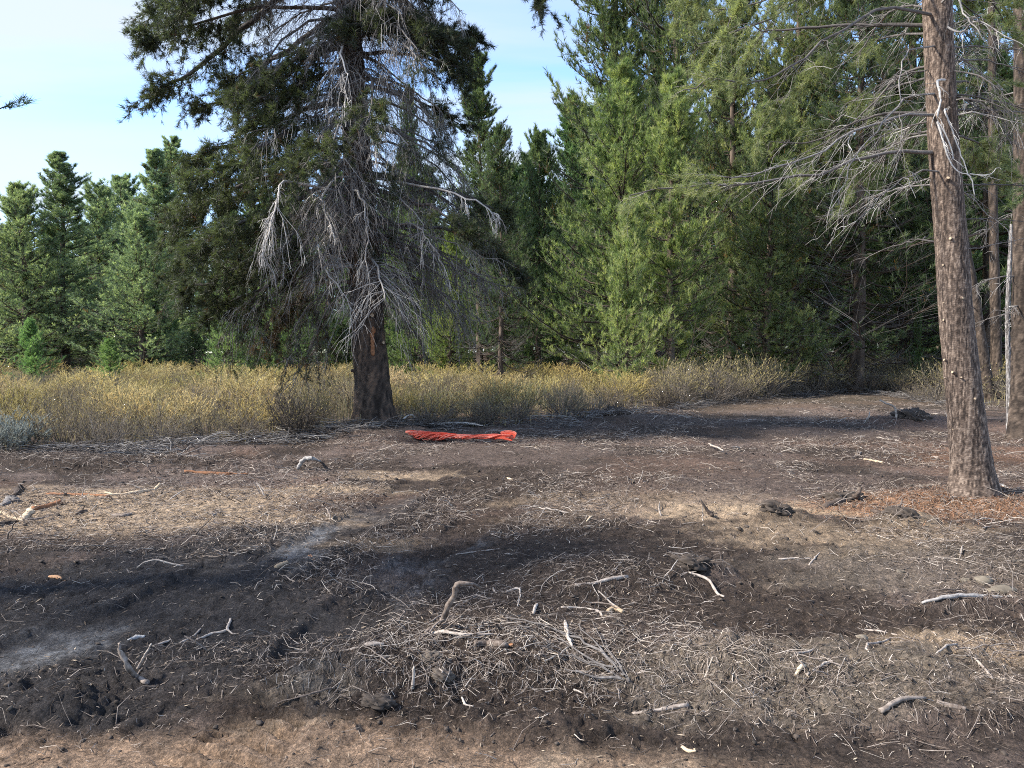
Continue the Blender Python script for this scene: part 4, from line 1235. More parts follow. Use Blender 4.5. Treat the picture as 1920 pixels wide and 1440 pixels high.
# ------------------------------------------------------------------ brush
def shrub_proto(key, seed, H, R, nst, nsub, nleaf, leaf_m, leaf_len, leaf_w, tone_mu, stem_tone, leaf_from=0.35, r=0.005):
    rng = np.random.default_rng(seed)
    st, lf = Bucket(), Bucket()
    a = rng.uniform(0, 2 * math.pi, nst)
    sp = rng.uniform(0.05, 1.0, nst) ** 0.7
    hh = H * rng.uniform(0.6, 1.1, nst) * (1 - 0.35 * sp ** 2)
    u = np.linspace(0, 1, 5)
    rr = R * sp[:, None] * (u ** 0.85) + rng.uniform(0, 0.06, (nst, 1))
    aa = a[:, None] + rng.normal(0, 0.3, (nst, 1)) * u
    P = np.stack([rr * np.cos(aa), rr * np.sin(aa), hh[:, None] * u ** 0.9 - 0.04], -1)
    P[:, 1:] += rng.normal(0, 0.02, (nst, 4, 3))
    V, q = tubes(P, r * rng.uniform(0.7, 1.6, (nst, 1)) * (1.2 - 0.9 * u), 3)
    st.add(V, quads=q, tone=np.repeat(np.clip(stem_tone + rng.normal(0, 0.15, nst), 0, 1), 15))
    si = np.repeat(np.arange(nst), nsub)
    M = len(si)
    ss = rng.uniform(0.25, 1, M)
    k = np.minimum((ss * 4).astype(int), 3)
    f = (ss * 4 - k)[:, None]
    p0 = P[si, k] * (1 - f) + P[si, k + 1] * f
    d = nrm(nrm(P[si, k + 1] - P[si, k]) + rng.normal(0, 0.45, (M, 3)))
    ln = rng.uniform(0.10, 0.32, M) * H
    w = np.linspace(0, 1, 3)
    SP = p0[:, None] + d[:, None] * (ln[:, None, None] * w[None, :, None]) + np.array([0, 0, 0.15]) * (ln[:, None, None] * (w ** 2)[None, :, None])
    V, q = tubes(SP, r * 0.55 * (1.1 - 0.7 * w)[None] * np.ones((M, 1)), 3)
    st.add(V, quads=q, tone=np.repeat(np.clip(stem_tone + 0.1 + rng.normal(0, 0.15, M), 0, 1), 9))
    if nleaf:
        lv = np.where(ss > leaf_from)[0]
        li = np.repeat(lv, nleaf)
        x = rng.uniform(0.1, 1.05, (len(li), 1))
        pos = SP[li, 0] + (SP[li, 2] - SP[li, 0]) * x
        dd = nrm(d[li] + np.array([0, 0, 0.5]) + rng.normal(0, 0.4, (len(li), 3)))
        sd = nrm(np.cross(dd, rng.normal(size=dd.shape)))
        L = leaf_len * rng.uniform(0.6, 1.3, (len(li), 1))
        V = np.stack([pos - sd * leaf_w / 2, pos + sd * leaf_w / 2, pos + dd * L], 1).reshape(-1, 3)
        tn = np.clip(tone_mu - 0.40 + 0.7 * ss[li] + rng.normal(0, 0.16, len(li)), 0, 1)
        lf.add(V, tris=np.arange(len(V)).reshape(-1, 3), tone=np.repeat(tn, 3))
    return st.mesh('stems_' + key, [M_STEM]), (lf.mesh('foliage_' + key, [leaf_m], False) if nleaf else None)


SHRUBS = {
    'gold': [shrub_proto('gold%d' % k, 300 + k, 0.98, 0.62, 48, 7, 15, M_BRUSH, 0.060, 0.010, 0.68, 0.5, 0.45) for k in range(4)],
    'tan': [shrub_proto('tan%d' % k, 320 + k, 0.96, 0.6, 46, 7, 7, M_BRUSH, 0.05, 0.010, 0.28, 0.55, 0.5) for k in range(3)],
    'grey': [shrub_proto('grey%d' % k, 340 + k, 0.80, 0.62, 50, 8, 2, M_BRUSH, 0.04, 0.009, 0.1, 0.62, 0.55) for k in range(3)],
    'dark': [shrub_proto('dark', 360, 0.95, 0.6, 64, 7, 2, M_BRUSH, 0.045, 0.010, 0.4, 0.12, 0.75, 0.007)],
    'sage': [shrub_proto('sage', 370, 0.62, 0.42, 34, 8, 12, M_SAGE, 0.05, 0.014, 0.5, 0.6, 0.3)],
}
FRONT = np.array([(-500, 866), (0, 852), (250, 855), (400, 836), (480, 824), (660, 814), (760, 801), (960, 803), (1090, 799), (1140, 788), (1220, 773), (1320, 762), (1400, 752), (1500, 742), (1600, 735), (1700, 746), (1760, 756), (1830, 760), (2300, 760)], float)


def front_y(x, y):
    """is (x, y) behind the front edge of the brush? returns y minus the edge's depth along that sight line"""
    px = 960 + FPX * x / y
    e = np.interp(px, FRONT[:, 0], FRONT[:, 1])
    return y - FPX * CAM_H / (e - 660)


def shrub(kind, x, y, sc, label, group=None, tint=(1, 1, 1), rot=0.0, wide=1.0):
    rngl = len(bpy.data.objects)
    st, lf = SHRUBS[kind][rngl % len(SHRUBS[kind])]
    o = link('shrub', st, None, label, 'shrub', group, loc=(x, y, gh(x, y) - 0.02))
    o.scale = (sc * wide, sc * wide, sc)
    o.rotation_euler = (0, 0, rot)
    if lf:
        link('foliage', lf, o).color = (*tint, 1)
    return o


def build_brush():
    rng = np.random.default_rng(50)
    n, tries, pts = 0, 0, []
    while n < 282 and tries < 60000:
        tries += 1
        y = 12.5 * (46 / 12.5) ** rng.uniform(0, 1)
        x = rng.uniform(-0.74, 0.74) * y
        d = float(front_y(x, y))
        if d < 0.25:
            continue
        if (x + 2.85) ** 2 + (y - 16.0) ** 2 < 0.8:
            continue
        gap = 0.50 + 0.035 * (y - 12) + 0.06 * min(d, 6)
        if any((x - a) ** 2 + (y - b) ** 2 < gap * gap for a, b in pts):
            continue
        pts.append((x, y))
        n += 1
        px = 960 + FPX * x / y
        u = rng.uniform()
        right = px > 1240
        patch = float(fbm(np.array([x * 0.35]), np.array([y * 0.35]), 440, 3)[0])
        if d < 2.2:
            kind = 'grey' if u < 0.70 - 0.16 * d else ('tan' if u < 0.88 else 'gold')
            sc = rng.uniform(0.62, 0.9) + 0.08 * d
        elif right:
            kind = 'tan' if u < 0.6 else ('grey' if u < 0.85 else 'gold')
            sc = rng.uniform(1.05, 1.55)
        else:
            kind = 'gold' if u < 0.92 - 1.8 * max(0, patch - 0.42) else ('tan' if u < 0.80 else 'grey')
            sc = rng.uniform(0.72, 1.15)
        wide = rng.uniform(1.0, 1.35) * (1 + 0.015 * (y - 12))
        where = 'left of the big old pine' if px < 640 else ('right of the old pine' if px < 1100 else 'right of the bright young pines')
        row = 'at the brush edge' if d < 2.2 else 'deep in the brush'
        lab = {'gold': 'golden leafed shrub', 'tan': 'thin leafed tan shrub', 'grey': 'grey twiggy shrub'}[kind] + ' ' + row + ' ' + where
        t = rng.uniform(0.75, 1.2)
        shrub(kind, x, y, sc, lab, lab.replace('shrub', 'shrubs', 1), (t, t * rng.uniform(0.94, 1.06), t * rng.uniform(0.85, 1.25)), rng.uniform(0, 6.28), wide)
    m, tries = 0, 0
    while m < 46 and tries < 4000:       # taller drab shrubs closing the clearing at right
        tries += 1
        px = rng.uniform(1235, 1800)
        e = np.interp(px, FRONT[:, 0], FRONT[:, 1])
        y = FPX * CAM_H / (e - 660) + rng.uniform(0.2, 9)
        x = (px - 960) / FPX * y
        if any((x - a) ** 2 + (y - b) ** 2 < 0.5 for a, b in pts) or abs(px - 1606) < 22:
            continue
        pts.append((x, y))
        m += 1
        kind = 'tan' if rng.uniform() < 0.65 else 'grey'
        t = rng.uniform(0.75, 1.1)
        shrub(kind, x, y, rng.uniform(0.9, 1.5) * (0.75 if px > 1640 else 1), 'drab ' + {'tan': 'tan', 'grey': 'grey twiggy'}[kind] + ' shrub at the back of the clearing in front of the dark pines', 'drab shrubs at the back of the clearing', (t, t, t), rng.uniform(0, 6.28), rng.uniform(1.1, 1.6))
    def one(kind, px, py, sc, label, wide=1.0):
        p = G0(px, py)
        shrub(kind, p[0], p[1], sc, label, None, (1, 1, 1), px * 0.1, wide)
    one('dark', 556, 818, 1.0, 'dark fan of bare blackish stems, left of the big old pine', 1.15)
    one('dark', 1250, 768, 0.7, 'dark low twiggy shrub at the bend of the brush edge', 1.1)
    one('sage', 42, 842, 1.0, 'pale blue-grey sagebrush at the left edge of the brush', 1.2)
    one('sage', 12, 850, 0.85, 'second paler sagebrush cut by the left edge of the picture', 1.2)
    one('grey', 815, 803, 0.85, 'grey leafless shrub right behind the orange netting', 1.2)
    one('grey', 905, 800, 0.75, 'tangled grey shrub at the right end of the orange netting', 1.2)
    one('gold', 1170, 752, 0.9, 'golden shrub at the foot of the broad bright young pine', 1.1)
    one('tan', 1395, 752, 0.95, 'rounded tan shrub standing alone at the brush edge left of the dark pine', 1.1)
    # tall dry grass between the shrubs, nobody could count it
    M = 34000
    y = 12.5 * (48 / 12.5) ** rng.uniform(0, 1, M)
    x = rng.uniform(-0.80, 0.82, M) * y
    d = front_y(x, y)
    keep = (d > 0.1) & (rng.uniform(0, 1, M) < 0.25 + 0.75 * fbm(x * 0.9, y * 0.9, 401, 3))
    x, y, d = x[keep], y[keep], d[keep]
    n = len(x)
    z = ground_h(x, y)
    h = rng.uniform(0.2, 0.8, n) * np.clip(0.3 + d * 0.3, 0.3, 1.15) * np.where(960 + FPX * x / y > 1240, 0.7, 1)
    a = rng.uniform(0, 6.28, n)
    ln = rng.uniform(0.05, 0.35, n) * h
    wv = 0.007 * np.sqrt(y / 12)
    b = np.stack([x, y, z - 0.03], -1)
    sd = np.stack([np.cos(a + 1.57), np.sin(a + 1.57), 0 * a], -1)
    lean = np.stack([np.cos(a) * ln, np.sin(a) * ln, h], -1)
    mid = b + lean * np.array([0.35, 0.35, 0.6])
    V = np.stack([b - sd * wv[:, None], b + sd * wv[:, None], mid + sd * wv[:, None] * 0.8, mid - sd * wv[:, None] * 0.8, b + lean], 1)
    i = np.arange(n)[:, None] * 5
    bk = Bucket()
    bk.add(V.reshape(-1, 3), tris=i + np.array([3, 2, 4]), quads=i + np.array([0, 1, 2, 3]), tone=np.repeat(np.clip(rng.normal(0.42, 0.22, n), 0, 1), 5))
    link('dry_grass', bk.mesh('dry_grass', [M_GRASS], False), label='tall dry grass standing between the shrubs', kind='stuff')


build_brush()


# ------------------------------------------------------------------ orange netting by the old pine
def build_netting():
    rng = np.random.default_rng(70)
    pts = [(762, 815), (800, 817), (850, 818), (900, 820), (957, 822)]
    base = curve([G(px, py + 4, 0.095) for px, py in pts], 60)
    s = np.linspace(0, 1, 60)
    rad = np.interp(s, [0, 0.08, 0.2, 0.42, 0.55, 0.8, 0.9, 1.0], [0.02, 0.09, 0.15, 0.125, 0.075, 0.07, 0.085, 0.05])
    root = link('safety_netting', None, label='bright orange plastic netting twisted into a rope on the soil beside the old pine', cat='netting', loc=base[0])
    o = base[0].copy()
    T = nrm(np.gradient(base, axis=0))
    S = nrm(np.cross(T, np.array([0, 0, 1.0])))
    U = np.array([0, 0, 1.0])
    sq = 0.48
    # gathered body with twisted folds
    a = np.arange(28) / 28 * 2 * math.pi
    A, Q = np.meshgrid(a, s)
    fold = 1 + 0.34 * np.sin(A * 4 + Q * 34) * (0.6 + 0.4 * np.sin(Q * 17)) + 0.14 * np.sin(A * 9 + Q * 60)
    r = rad[:, None] * 0.55 * fold
    V = base[:, None] + S[:, None] * (r * np.cos(A))[..., None] * 1.25 + U * (r * np.sin(A) * sq)[..., None]
    i = np.arange(60 * 28).reshape(60, 28)
    q = np.stack([i[:-1], np.roll(i, -1, 1)[:-1], np.roll(i, -1, 1)[1:], i[1:]], -1).reshape(-1, 4)
    b = Bucket()
    b.add(V.reshape(-1, 3) - o, quads=q, tone=np.clip(0.25 + 0.5 * (fold - 1), 0, 1).ravel())
    link('gathered_mesh', b.mesh('gathered_mesh', [M_NET]), root)
    for k in range(34):
        ph = k / 34 * 2 * math.pi + rng.normal(0, 0.15)
        s0, s1 = (0.0, 1.0) if k % 3 else (rng.uniform(0, .2), rng.uniform(0.4, 0.6))
        u = np.linspace(s0, s1, 46)
        rr = np.interp(u, s, rad) * rng.uniform(0.55, 1.15)
        an = ph + u * rng.uniform(11, 17) + 0.25 * np.sin(u * 30 + k)
        C = np.stack([np.interp(u, s, base[:, j]) for j in range(3)], -1)
        SS = np.stack([np.interp(u, s, S[:, j]) for j in range(3)], -1)
        p = C + SS * (rr * np.cos(an) * 1.3)[:, None] + U * (np.maximum(rr * np.sin(an) * sq, -0.07))[:, None]
        V, q = tubes(p - o, np.full(46, 0.0085) * rng.uniform(0.6, 1.4), 5)
        bb = Bucket()
        bb.add(V, quads=q, tone=np.clip(0.68 + rng.normal(0, 0.22), 0, 1))
        link('strand', bb.mesh('strand', [M_NET]), root)
    e = base[-1]
    for k in range(5):      # loop at the right end
        t = np.linspace(0, 1, 30) * 2 * math.pi * 0.9 + 3.4
        p = e + np.stack([0.12 * np.cos(t) * (1 + .06 * k) - 0.04, 0.07 * np.sin(t) + rng.normal(0, .02) + .03 * k, -0.01 + 0.045 * np.sin(t) + 0.012 * k], -1)
        V, q = tubes(p - o, np.full(30, 0.008), 5)
        bb = Bucket()
        bb.add(V, quads=q, tone=0.4 + 0.08 * k)
        link('strand', bb.mesh('strand', [M_NET]), root)
    for k in range(4):      # frayed tail below the loop
        p = curve([e + np.array([-0.25, -0.02, -0.03]), e + np.array([-0.12, -0.08, -0.035 + .01 * k]), e + np.array([-0.03 + .02 * k, -0.14 - .02 * k, -0.05])], 16)
        V, q = tubes(p - o, np.full(16, 0.009), 5)
        bb = Bucket()
        bb.add(V, quads=q, tone=0.5)
        link('strand', bb.mesh('strand', [M_NET]), root)


build_netting()


# ------------------------------------------------------------------ roots, sticks, clods
def stick(pix, rad, mat, label, name='stick', cat='stick', tone=0.6, n=16, sides=7, twigs=(), wob=0.012, lift=None, cut=False, seed=None):
    """a piece of wood along picture points; (px, py) lies on the soil, (px, py, Y) floats at depth Y"""
    rng = np.random.default_rng(seed if seed is not None else int(pix[0][0] * 7 + pix[0][1] * 13))
    rmax = max(rad)
    def pt(p):
        if len(p) == 2:
            return G(p[0], p[1], (rmax * 0.15) if lift is None else lift)
        return W(p[0], p[1], p[2])
    P = curve([pt(p) for p in pix], n)
    L = np.linalg.norm(np.diff(P, axis=0), axis=1).sum()
    P[1:-1] += rng.normal(0, wob * L * 0.5, (n - 2, 3)) * np.array([1, 1, 0.4])
    R = np.interp(np.linspace(0, 1, n), np.linspace(0, 1, len(rad)), rad)
    P = np.vstack([P[:1] - (P[1:2] - P[:1]) * 0.001, P, P[-1:] + (P[-1:] - P[-2:-1]) * 0.001])
    R = np.r_[0.0005, R, 0.0005]
    o = P[1].copy()
    b = Bucket()
    wb = 1 + rng.normal(0, 0.10, (1, n + 2, sides))
    V, q = tubes((P - o)[None], R[None], sides, wb)
    b.add(V, quads=q, tone=np.clip(tone + rng.normal(0, 0.07, len(V)), 0, 1))
    for tw in twigs:
        C = curve([pt(p) for p in tw[0]], 8)
        C[1:-1] += rng.normal(0, 0.006, (6, 3))
        V, q = tubes((C - o)[None], np.linspace(tw[1], tw[1] * 0.4, 8)[None], 5)
        b.add(V, quads=q, tone=np.clip(tone + rng.normal(0, 0.05, len(V)), 0, 1))
    return link(name, b.mesh(name, [mat]), None, label, cat, loc=o)


def dep(px, py):
    return G0(px, py)[1]


def hero_debris():
    d = dep
    Y = d(818, 1215)
    stick([(800, 1225), (818, 1200), (838, 1150, Y - .02), (850, 1108, Y - .05), (862, 1094, Y - .06), (892, 1097, Y - .02), (900, 1106, Y + .02)], [.016, .018, .017, .014, .010, .007], M_DEBRIS, 'crooked brown root rearing up from the middle of the tangled pile', 'root', 'root', .45,
          twigs=(([(820, 1196), (832, 1170, Y - .05), (848, 1148, Y - .06)], .006), ([(818, 1200), (822, 1170, Y), (819, 1150, Y)], .005), ([(815, 1205), (790, 1215), (772, 1232)], .008)))
    stick([(890, 1250), (915, 1246), (940, 1256), (952, 1257)], [.012, .02, .021, .014], M_DEBRIS, 'thick brown root lying in the front of the tangled pile', 'root', 'root', .4)
    Y = d(965, 1250)
    stick([(958, 1254), (970, 1240, Y), (980, 1220, Y), (994, 1205, Y + .03)], [.013, .012, .010, .004], M_ORANGE_WOOD, 'short broken root with bright orange peeled wood', 'root', 'root', .6)
    Y = d(1172, 1295)
    stick([(1180, 1294), (1130, 1255), (1075, 1225), (1010, 1210), (948, 1196)], [.009, .007, .005, .003], M_DEAD, 'grey dead branch fanning out low across the soil in the middle foreground', 'dead_branch', 'branch', .42, lift=.02,
          twigs=(([(1170, 1292), (1110, 1265), (1060, 1240), (1016, 1212)], .006), ([(1165, 1296), (1110, 1290), (1058, 1281)], .008), ([(1150, 1280), (1090, 1262), (1020, 1235)], .006), ([(1160, 1284), (1120, 1240), (1085, 1200)], .006), ([(1170, 1290), (1140, 1250), (1110, 1190)], .005), ([(1175, 1290), (1150, 1262), (1128, 1215)], .005), ([(1140, 1282), (1080, 1268), (1040, 1262)], .004)))
    stick([(1078, 1122), (1110, 1120), (1140, 1116), (1176, 1110)], [.011, .013, .014, .016], M_DEBRIS, 'straight stick with a clean pale end beside the tangled pile', 'stick', 'stick', .72)
    stick([(1062, 1118), (1080, 1121), (1100, 1121)], [.006, .009, .008], M_DEBRIS, 'short dark stick butted against the pale-ended stick', 'stick', 'stick', .35)
    stick([(1140, 1152), (1152, 1147), (1168, 1155)], [.012, .022, .010], M_CUT, 'pale splintered wood chunk lying right of the tangled pile', 'wood_chunk', 'wood chunk', .35, wob=.03)
    Y = d(272, 1280)
    stick([(276, 1283), (255, 1268), (240, 1248, Y), (228, 1226, Y), (223, 1206, Y)], [.013, .015, .014, .012, .006], M_DEBRIS, 'tan curved root standing up in the left foreground', 'root', 'root', .58, twigs=(([(250, 1262), (262, 1258), (274, 1230)], .005),))
    Y = d(260, 1258)
    stick([(258, 1255), (268, 1235, Y), (284, 1207, Y)], [.006, .006, .004], M_DEBRIS, 'thin upright stick leaning right of the tan curved root', 'stick', 'stick', .75)
    stick([(286, 1208), (310, 1200), (336, 1191)], [.006, .007, .005], M_DEBRIS, 'pale straight stick low in the left foreground, first of three in a line', 'stick', 'stick', .8)
    stick([(338, 1206), (362, 1192), (382, 1171)], [.008, .007, .004], M_DEBRIS, 'pale kinked stick, middle of the three in a line at left', 'stick', 'stick', .75)
    stick([(370, 1201), (395, 1189), (424, 1183), (432, 1165)], [.007, .008, .009, .007], M_DEBRIS, 'forked pale stick, right end of the three in a line at left', 'stick', 'stick', .78, twigs=(([(424, 1183), (450, 1190), (470, 1184)], .006),))
    stick([(240, 1200), (256, 1194), (272, 1192)], [.008, .014, .008], M_DEAD, 'short silver wood sliver in the dark soil at left', 'stick', 'stick', .8)
    stick([(196, 930), (230, 927), (268, 922), (290, 915), (300, 906, d(300, 914))], [.012, .018, .022, .022, .012], M_CUT, 'pale peeled branch with an upturned end on the sandy patch at left', 'peeled_branch', 'branch', .8, twigs=(([(197, 925), (220, 927), (244, 926)], .016),))
    stick([(86, 926), (120, 927), (160, 928), (205, 931)], [.012, .02, .022, .012], M_ORANGE_WOOD, 'long orange brown bark strip on the sandy patch at left', 'bark_strip', 'bark', .45)
    stick([(346, 883), (380, 883), (425, 884), (468, 883)], [.02, .032, .03, .015], M_ORANGE_WOOD, 'flat brown slab of wood at the far side of the sandy patch', 'wood_slab', 'wood slab', .3)
    stick([(62, 956), (80, 951), (100, 947), (115, 944)], [.028, .032, .036, .03], M_ORANGE_WOOD, 'short orange ended log piece at the left edge', 'log', 'log', .4, wob=.02)
    stick([(48, 970), (56, 958), (66, 950)], [.025, .042, .018], M_CUT, 'pale splintered wood block beside the orange ended log', 'wood_chunk', 'wood chunk', .75, wob=.06)
    stick([(-5, 952), (20, 966), (45, 973)], [.022, .026, .016], M_CUT, 'grey weathered plank piece cut by the left edge', 'wood_piece', 'wood piece', .5)
    stick([(50, 974), (75, 969), (101, 965)], [.02, .024, .012], M_DEBRIS, 'thin brown log piece in front of the splintered block', 'stick', 'stick', .45)
    stick([(-10, 986), (12, 982), (30, 976)], [.035, .035, .015], M_DEBRIS, 'dark rounded log end at the left edge', 'log', 'log', .15)
    stick([(8, 946), (20, 938), (32, 941)], [.03, .065, .03], M_DEAD, 'grey weathered stump lump at the left edge of the sandy patch', 'stump_piece', 'stump', .45, wob=.05)
    stick([(26, 934), (33, 920), (38, 922)], [.02, .05, .02], M_DEBRIS, 'dark bark lump standing behind the grey stump lump', 'bark_piece', 'bark', .15, wob=.06)
    Y = d(560, 876)
    stick([(559, 875), (566, 866, Y), (577, 859, Y), (590, 861, Y), (601, 861)], [.022, .03, .035, .022, .012], M_DEAD, 'bleached forked stick propped on the soil left of the old pine', 'stick', 'stick', .7)
    stick([(517, 1068), (527, 1065), (538, 1061)], [.018, .022, .02], M_CUT, 'stubby pale log piece alone on the dark soil', 'log', 'log', .25)
    stick([(210, 962), (230, 964), (247, 962)], [.014, .022, .02], M_DEBRIS, 'small brown log piece on the sandy patch', 'log', 'log', .5)
    stick([(143, 960), (153, 957), (163, 955)], [.016, .024, .015], M_DEBRIS, 'short dark knotted stick on the sandy patch', 'stick', 'stick', .25, twigs=(([(153, 957), (157, 948, d(153, 957))], .012),))
    Y = d(258, 1067)
    stick([(257, 1067), (270, 1055, Y), (293, 1050, Y), (320, 1057, Y), (344, 1066)], [.004, .005, .005, .006, .007], M_DEBRIS, 'long thin twig arching over the dark soil at left', 'twig', 'twig', .8)
    stick([(92, 1079), (106, 1081), (122, 1086)], [.01, .018, .006], M_ORANGE_WOOD, 'pinkish bark chip on the dark soil at left', 'bark_chip', 'bark', .8)
    stick([(572, 1052), (582, 1049), (590, 1056)], [.006, .016, .008], M_ORANGE_WOOD, 'small orange bark chip on the dark soil in the middle', 'bark_chip', 'bark', .6)
    Y = d(1590, 946)
    stick([(1545, 955), (1570, 949), (1591, 941), (1606, 929, Y), (1614, 913, Y)], [.03, .04, .038, .028, .014], M_DEBRIS, 'dark hooked root curling up left of the near reddish pine', 'root', 'root', .32)
    stick([(1634, 966), (1660, 973), (1690, 981), (1704, 986)], [.02, .03, .03, .015], M_DEBRIS, 'dark root lying in the edge of the orange needles', 'root', 'root', .2)
    Y = d(1674, 964)
    stick([(1674, 963), (1680, 954, Y), (1689, 945, Y), (1692, 934, Y)], [.012, .013, .012, .006], M_DEBRIS, 'short stub of stick poking up from the orange needles', 'stick', 'stick', .45)
    Y = d(1328, 975)
    stick([(1336, 976), (1330, 962, Y), (1320, 948, Y), (1313, 936, Y)], [.02, .02, .012, .005], M_DEBRIS, 'broken brown stub sticking out of the soil beside the pale sand', 'stick', 'stick', .3)
    stick([(1318, 992), (1317, 970, Y), (1318, 945, Y)], [.007, .007, .004], M_DEBRIS, 'thin upright twig in front of the broken brown stub', 'twig', 'twig', .75)
    stick([(1728, 1147), (1765, 1149), (1805, 1147), (1850, 1143), (1896, 1135)], [.008, .011, .014, .016, .014], M_DEAD, 'long forked grey branch lying near the right edge', 'dead_branch', 'branch', .66, lift=.012, twigs=(([(1872, 1139), (1871, 1120, d(1872, 1140))], .009), ([(1872, 1139), (1893, 1146)], .009)))
    stick([(1460, 1052), (1495, 1050), (1527, 1051)], [.008, .01, .009], M_DEBRIS, 'straight pale stick on the soil below the pale sand, beside a crossing stick', 'stick', 'stick', .8)
    stick([(1517, 1062), (1526, 1053), (1537, 1044)], [.006, .007, .004], M_DEBRIS, 'short pale stick crossing the end of the straight one', 'stick', 'stick', .8)
    stick([(1670, 1196), (1650, 1215), (1627, 1233), (1624, 1246), (1628, 1256)], [.005, .006, .007, .005, .003], M_DEBRIS, 'bent pale stick with a drooping end on the grey soil', 'stick', 'stick', .8)
    stick([(1794, 1219), (1775, 1240), (1749, 1258)], [.005, .006, .004], M_DEBRIS, 'slanting pale stick beside the sandy patch at right', 'stick', 'stick', .8, twigs=(([(1793, 1222), (1840, 1212), (1912, 1213)], .004), ([(1790, 1240), (1850, 1222), (1915, 1216)], .004)))
    stick([(1796, 1252), (1830, 1261), (1855, 1285), (1861, 1303)], [.004, .006, .007, .005], M_DEBRIS, 'curved pale stick below the sandy patch at right', 'stick', 'stick', .72)
    stick([(1872, 1285), (1885, 1268), (1889, 1257)], [.006, .007, .004], M_DEBRIS, 'small hooked stick near the right edge', 'stick', 'stick', .75)
    stick([(1512, 1297), (1555, 1280), (1600, 1261)], [.005, .007, .006], M_DEBRIS, 'thin straight stick over a dark hollow at lower right', 'stick', 'stick', .82)
    stick([(1490, 1291), (1503, 1287), (1518, 1283)], [.009, .012, .009], M_CUT, 'pale wood chip beside the dark hollow at lower right', 'wood_chip', 'wood chip', .9)
    stick([(1279, 1409), (1292, 1417), (1305, 1421)], [.009, .009, .004], M_CUT, 'whitish broken stick at the bottom edge', 'stick', 'stick', .6, twigs=(([(1296, 1419), (1303, 1412), (1301, 1403)], .006),))
    stick([(1291, 1097), (1325, 1101), (1345, 1113), (1358, 1118)], [.007, .010, .010, .006], M_DEBRIS, 'curved pale branch running out from the dark clod', 'stick', 'stick', .75)
    stick([(1490, 1262), (1510, 1255), (1526, 1247)], [.005, .006, .004], M_DEBRIS, 'short pale twig on the grey soil above the dark hollow', 'twig', 'twig', .8)
    stick([(1620, 1179), (1650, 1183), (1680, 1187), (1708, 1199)], [.007, .006, .006, .004], M_DEBRIS, 'nearly level thin stick on the dark brown soil at right', 'stick', 'stick', .72, twigs=(([(1622, 1180), (1629, 1171)], .005),))
    stick([(1650, 1368), (1690, 1358), (1735, 1349)], [.012, .011, .006], M_DEBRIS, 'dull tan stick near the bottom at right', 'stick', 'stick', .6)
    stick([(1755, 1357), (1785, 1362), (1810, 1366)], [.010, .012, .009], M_DEBRIS, 'short dull stick near the bottom right corner', 'stick', 'stick', .5)
    stick([(1185, 1341), (1225, 1341), (1290, 1336)], [.008, .009, .012], M_DEBRIS, 'straight pale stick low in the foreground with a reddish end', 'stick', 'stick', .72)
    stick([(1064, 1297), (1090, 1310), (1118, 1326)], [.005, .006, .004], M_DEBRIS, 'short slanting grey twig in front of the fanned branch', 'twig', 'twig', .8)
    stick([(866, 1319), (873, 1333), (888, 1336)], [.004, .006, .004], M_DEBRIS, 'small bleached angled twig in front of the thick brown root', 'twig', 'twig', .9)
    Y = d(775, 1312)
    stick([(773, 1311), (774, 1285, Y), (776, 1250, Y)], [.008, .008, .005], M_DEBRIS, 'pale upright stick in the front left of the tangled pile', 'stick', 'stick', .85)
    stick([(640, 1245), (665, 1252), (695, 1262), (720, 1263)], [.012, .016, .014, .008], M_DEBRIS, 'thick pale root at the left end of the tangled pile', 'root', 'root', .7)
    stick([(790, 1222), (830, 1227), (870, 1236), (930, 1232)], [.008, .010, .008, .005], M_DEBRIS, 'pale root snaking across the tangled pile toward the orange peeled root', 'root', 'root', .78)
    stick([(1052, 1148), (1080, 1146), (1120, 1150), (1130, 1165)], [.007, .009, .009, .006], M_DEBRIS, 'pale hooked root behind the tangled pile', 'root', 'root', .8)
    stick([(1000, 1170), (1004, 1145), (1008, 1140)], [.009, .010, .007], M_DEBRIS, 'stubby pale root end standing in the tangled pile', 'root', 'root', .88)
    stick([(925, 1105), (928, 1114), (945, 1116), (970, 1113), (976, 1120), (970, 1145)], [.006, .008, .008, .008, .006, .004], M_DEBRIS, 'looping pale root at the back of the tangled pile', 'root', 'root', .82)
    stick([(1060, 1190), (1063, 1215), (1072, 1245)], [.010, .012, .006], M_DEBRIS, 'whitish root standing by the fanned branch', 'root', 'root', .9)
    stick([(800, 1180), (840, 1150), (870, 1130), (905, 1117)], [.004, .005, .005, .003], M_DEBRIS, 'thin straight twig slanting behind the crooked brown root', 'twig', 'twig', .7)
    stick([(855, 1045), (890, 1035), (940, 1025), (975, 1005)], [.004, .005, .006, .004], M_DEBRIS, 'long thin twig rising right on the dark soil behind the pile', 'twig', 'twig', .7)
    stick([(1100, 985), (1106, 978), (1110, 976)], [.008, .012, .008], M_CUT, 'tiny pale chip standing on the soil in the middle distance', 'wood_chip', 'wood chip', .9)
    Y = d(1240, 970)
    stick([(1240, 972), (1236, 955, Y), (1237, 940, Y)], [.010, .009, .005], M_DEBRIS, 'short forked stub standing in the middle distance', 'stick', 'stick', .7, twigs=(([(1239, 970), (1228, 955, Y)], .007), ([(1240, 972), (1222, 978)], .009)))
    stick([(940, 893), (952, 895), (962, 897)], [.012, .016, .008], M_CUT, 'pale short stick in the middle of the clearing', 'stick', 'stick', .8)
    stick([(1330, 836), (1340, 846), (1356, 855)], [.018, .014, .01], M_DEBRIS, 'pale curved stick on the far soil at right', 'stick', 'stick', .8, lift=.06)
    stick([(1620, 863), (1638, 865), (1655, 868)], [.015, .018, .012], M_CUT, 'pale straight stick on the soil left of the near reddish trunk', 'stick', 'stick', .8)
    Y = d(1625, 795)
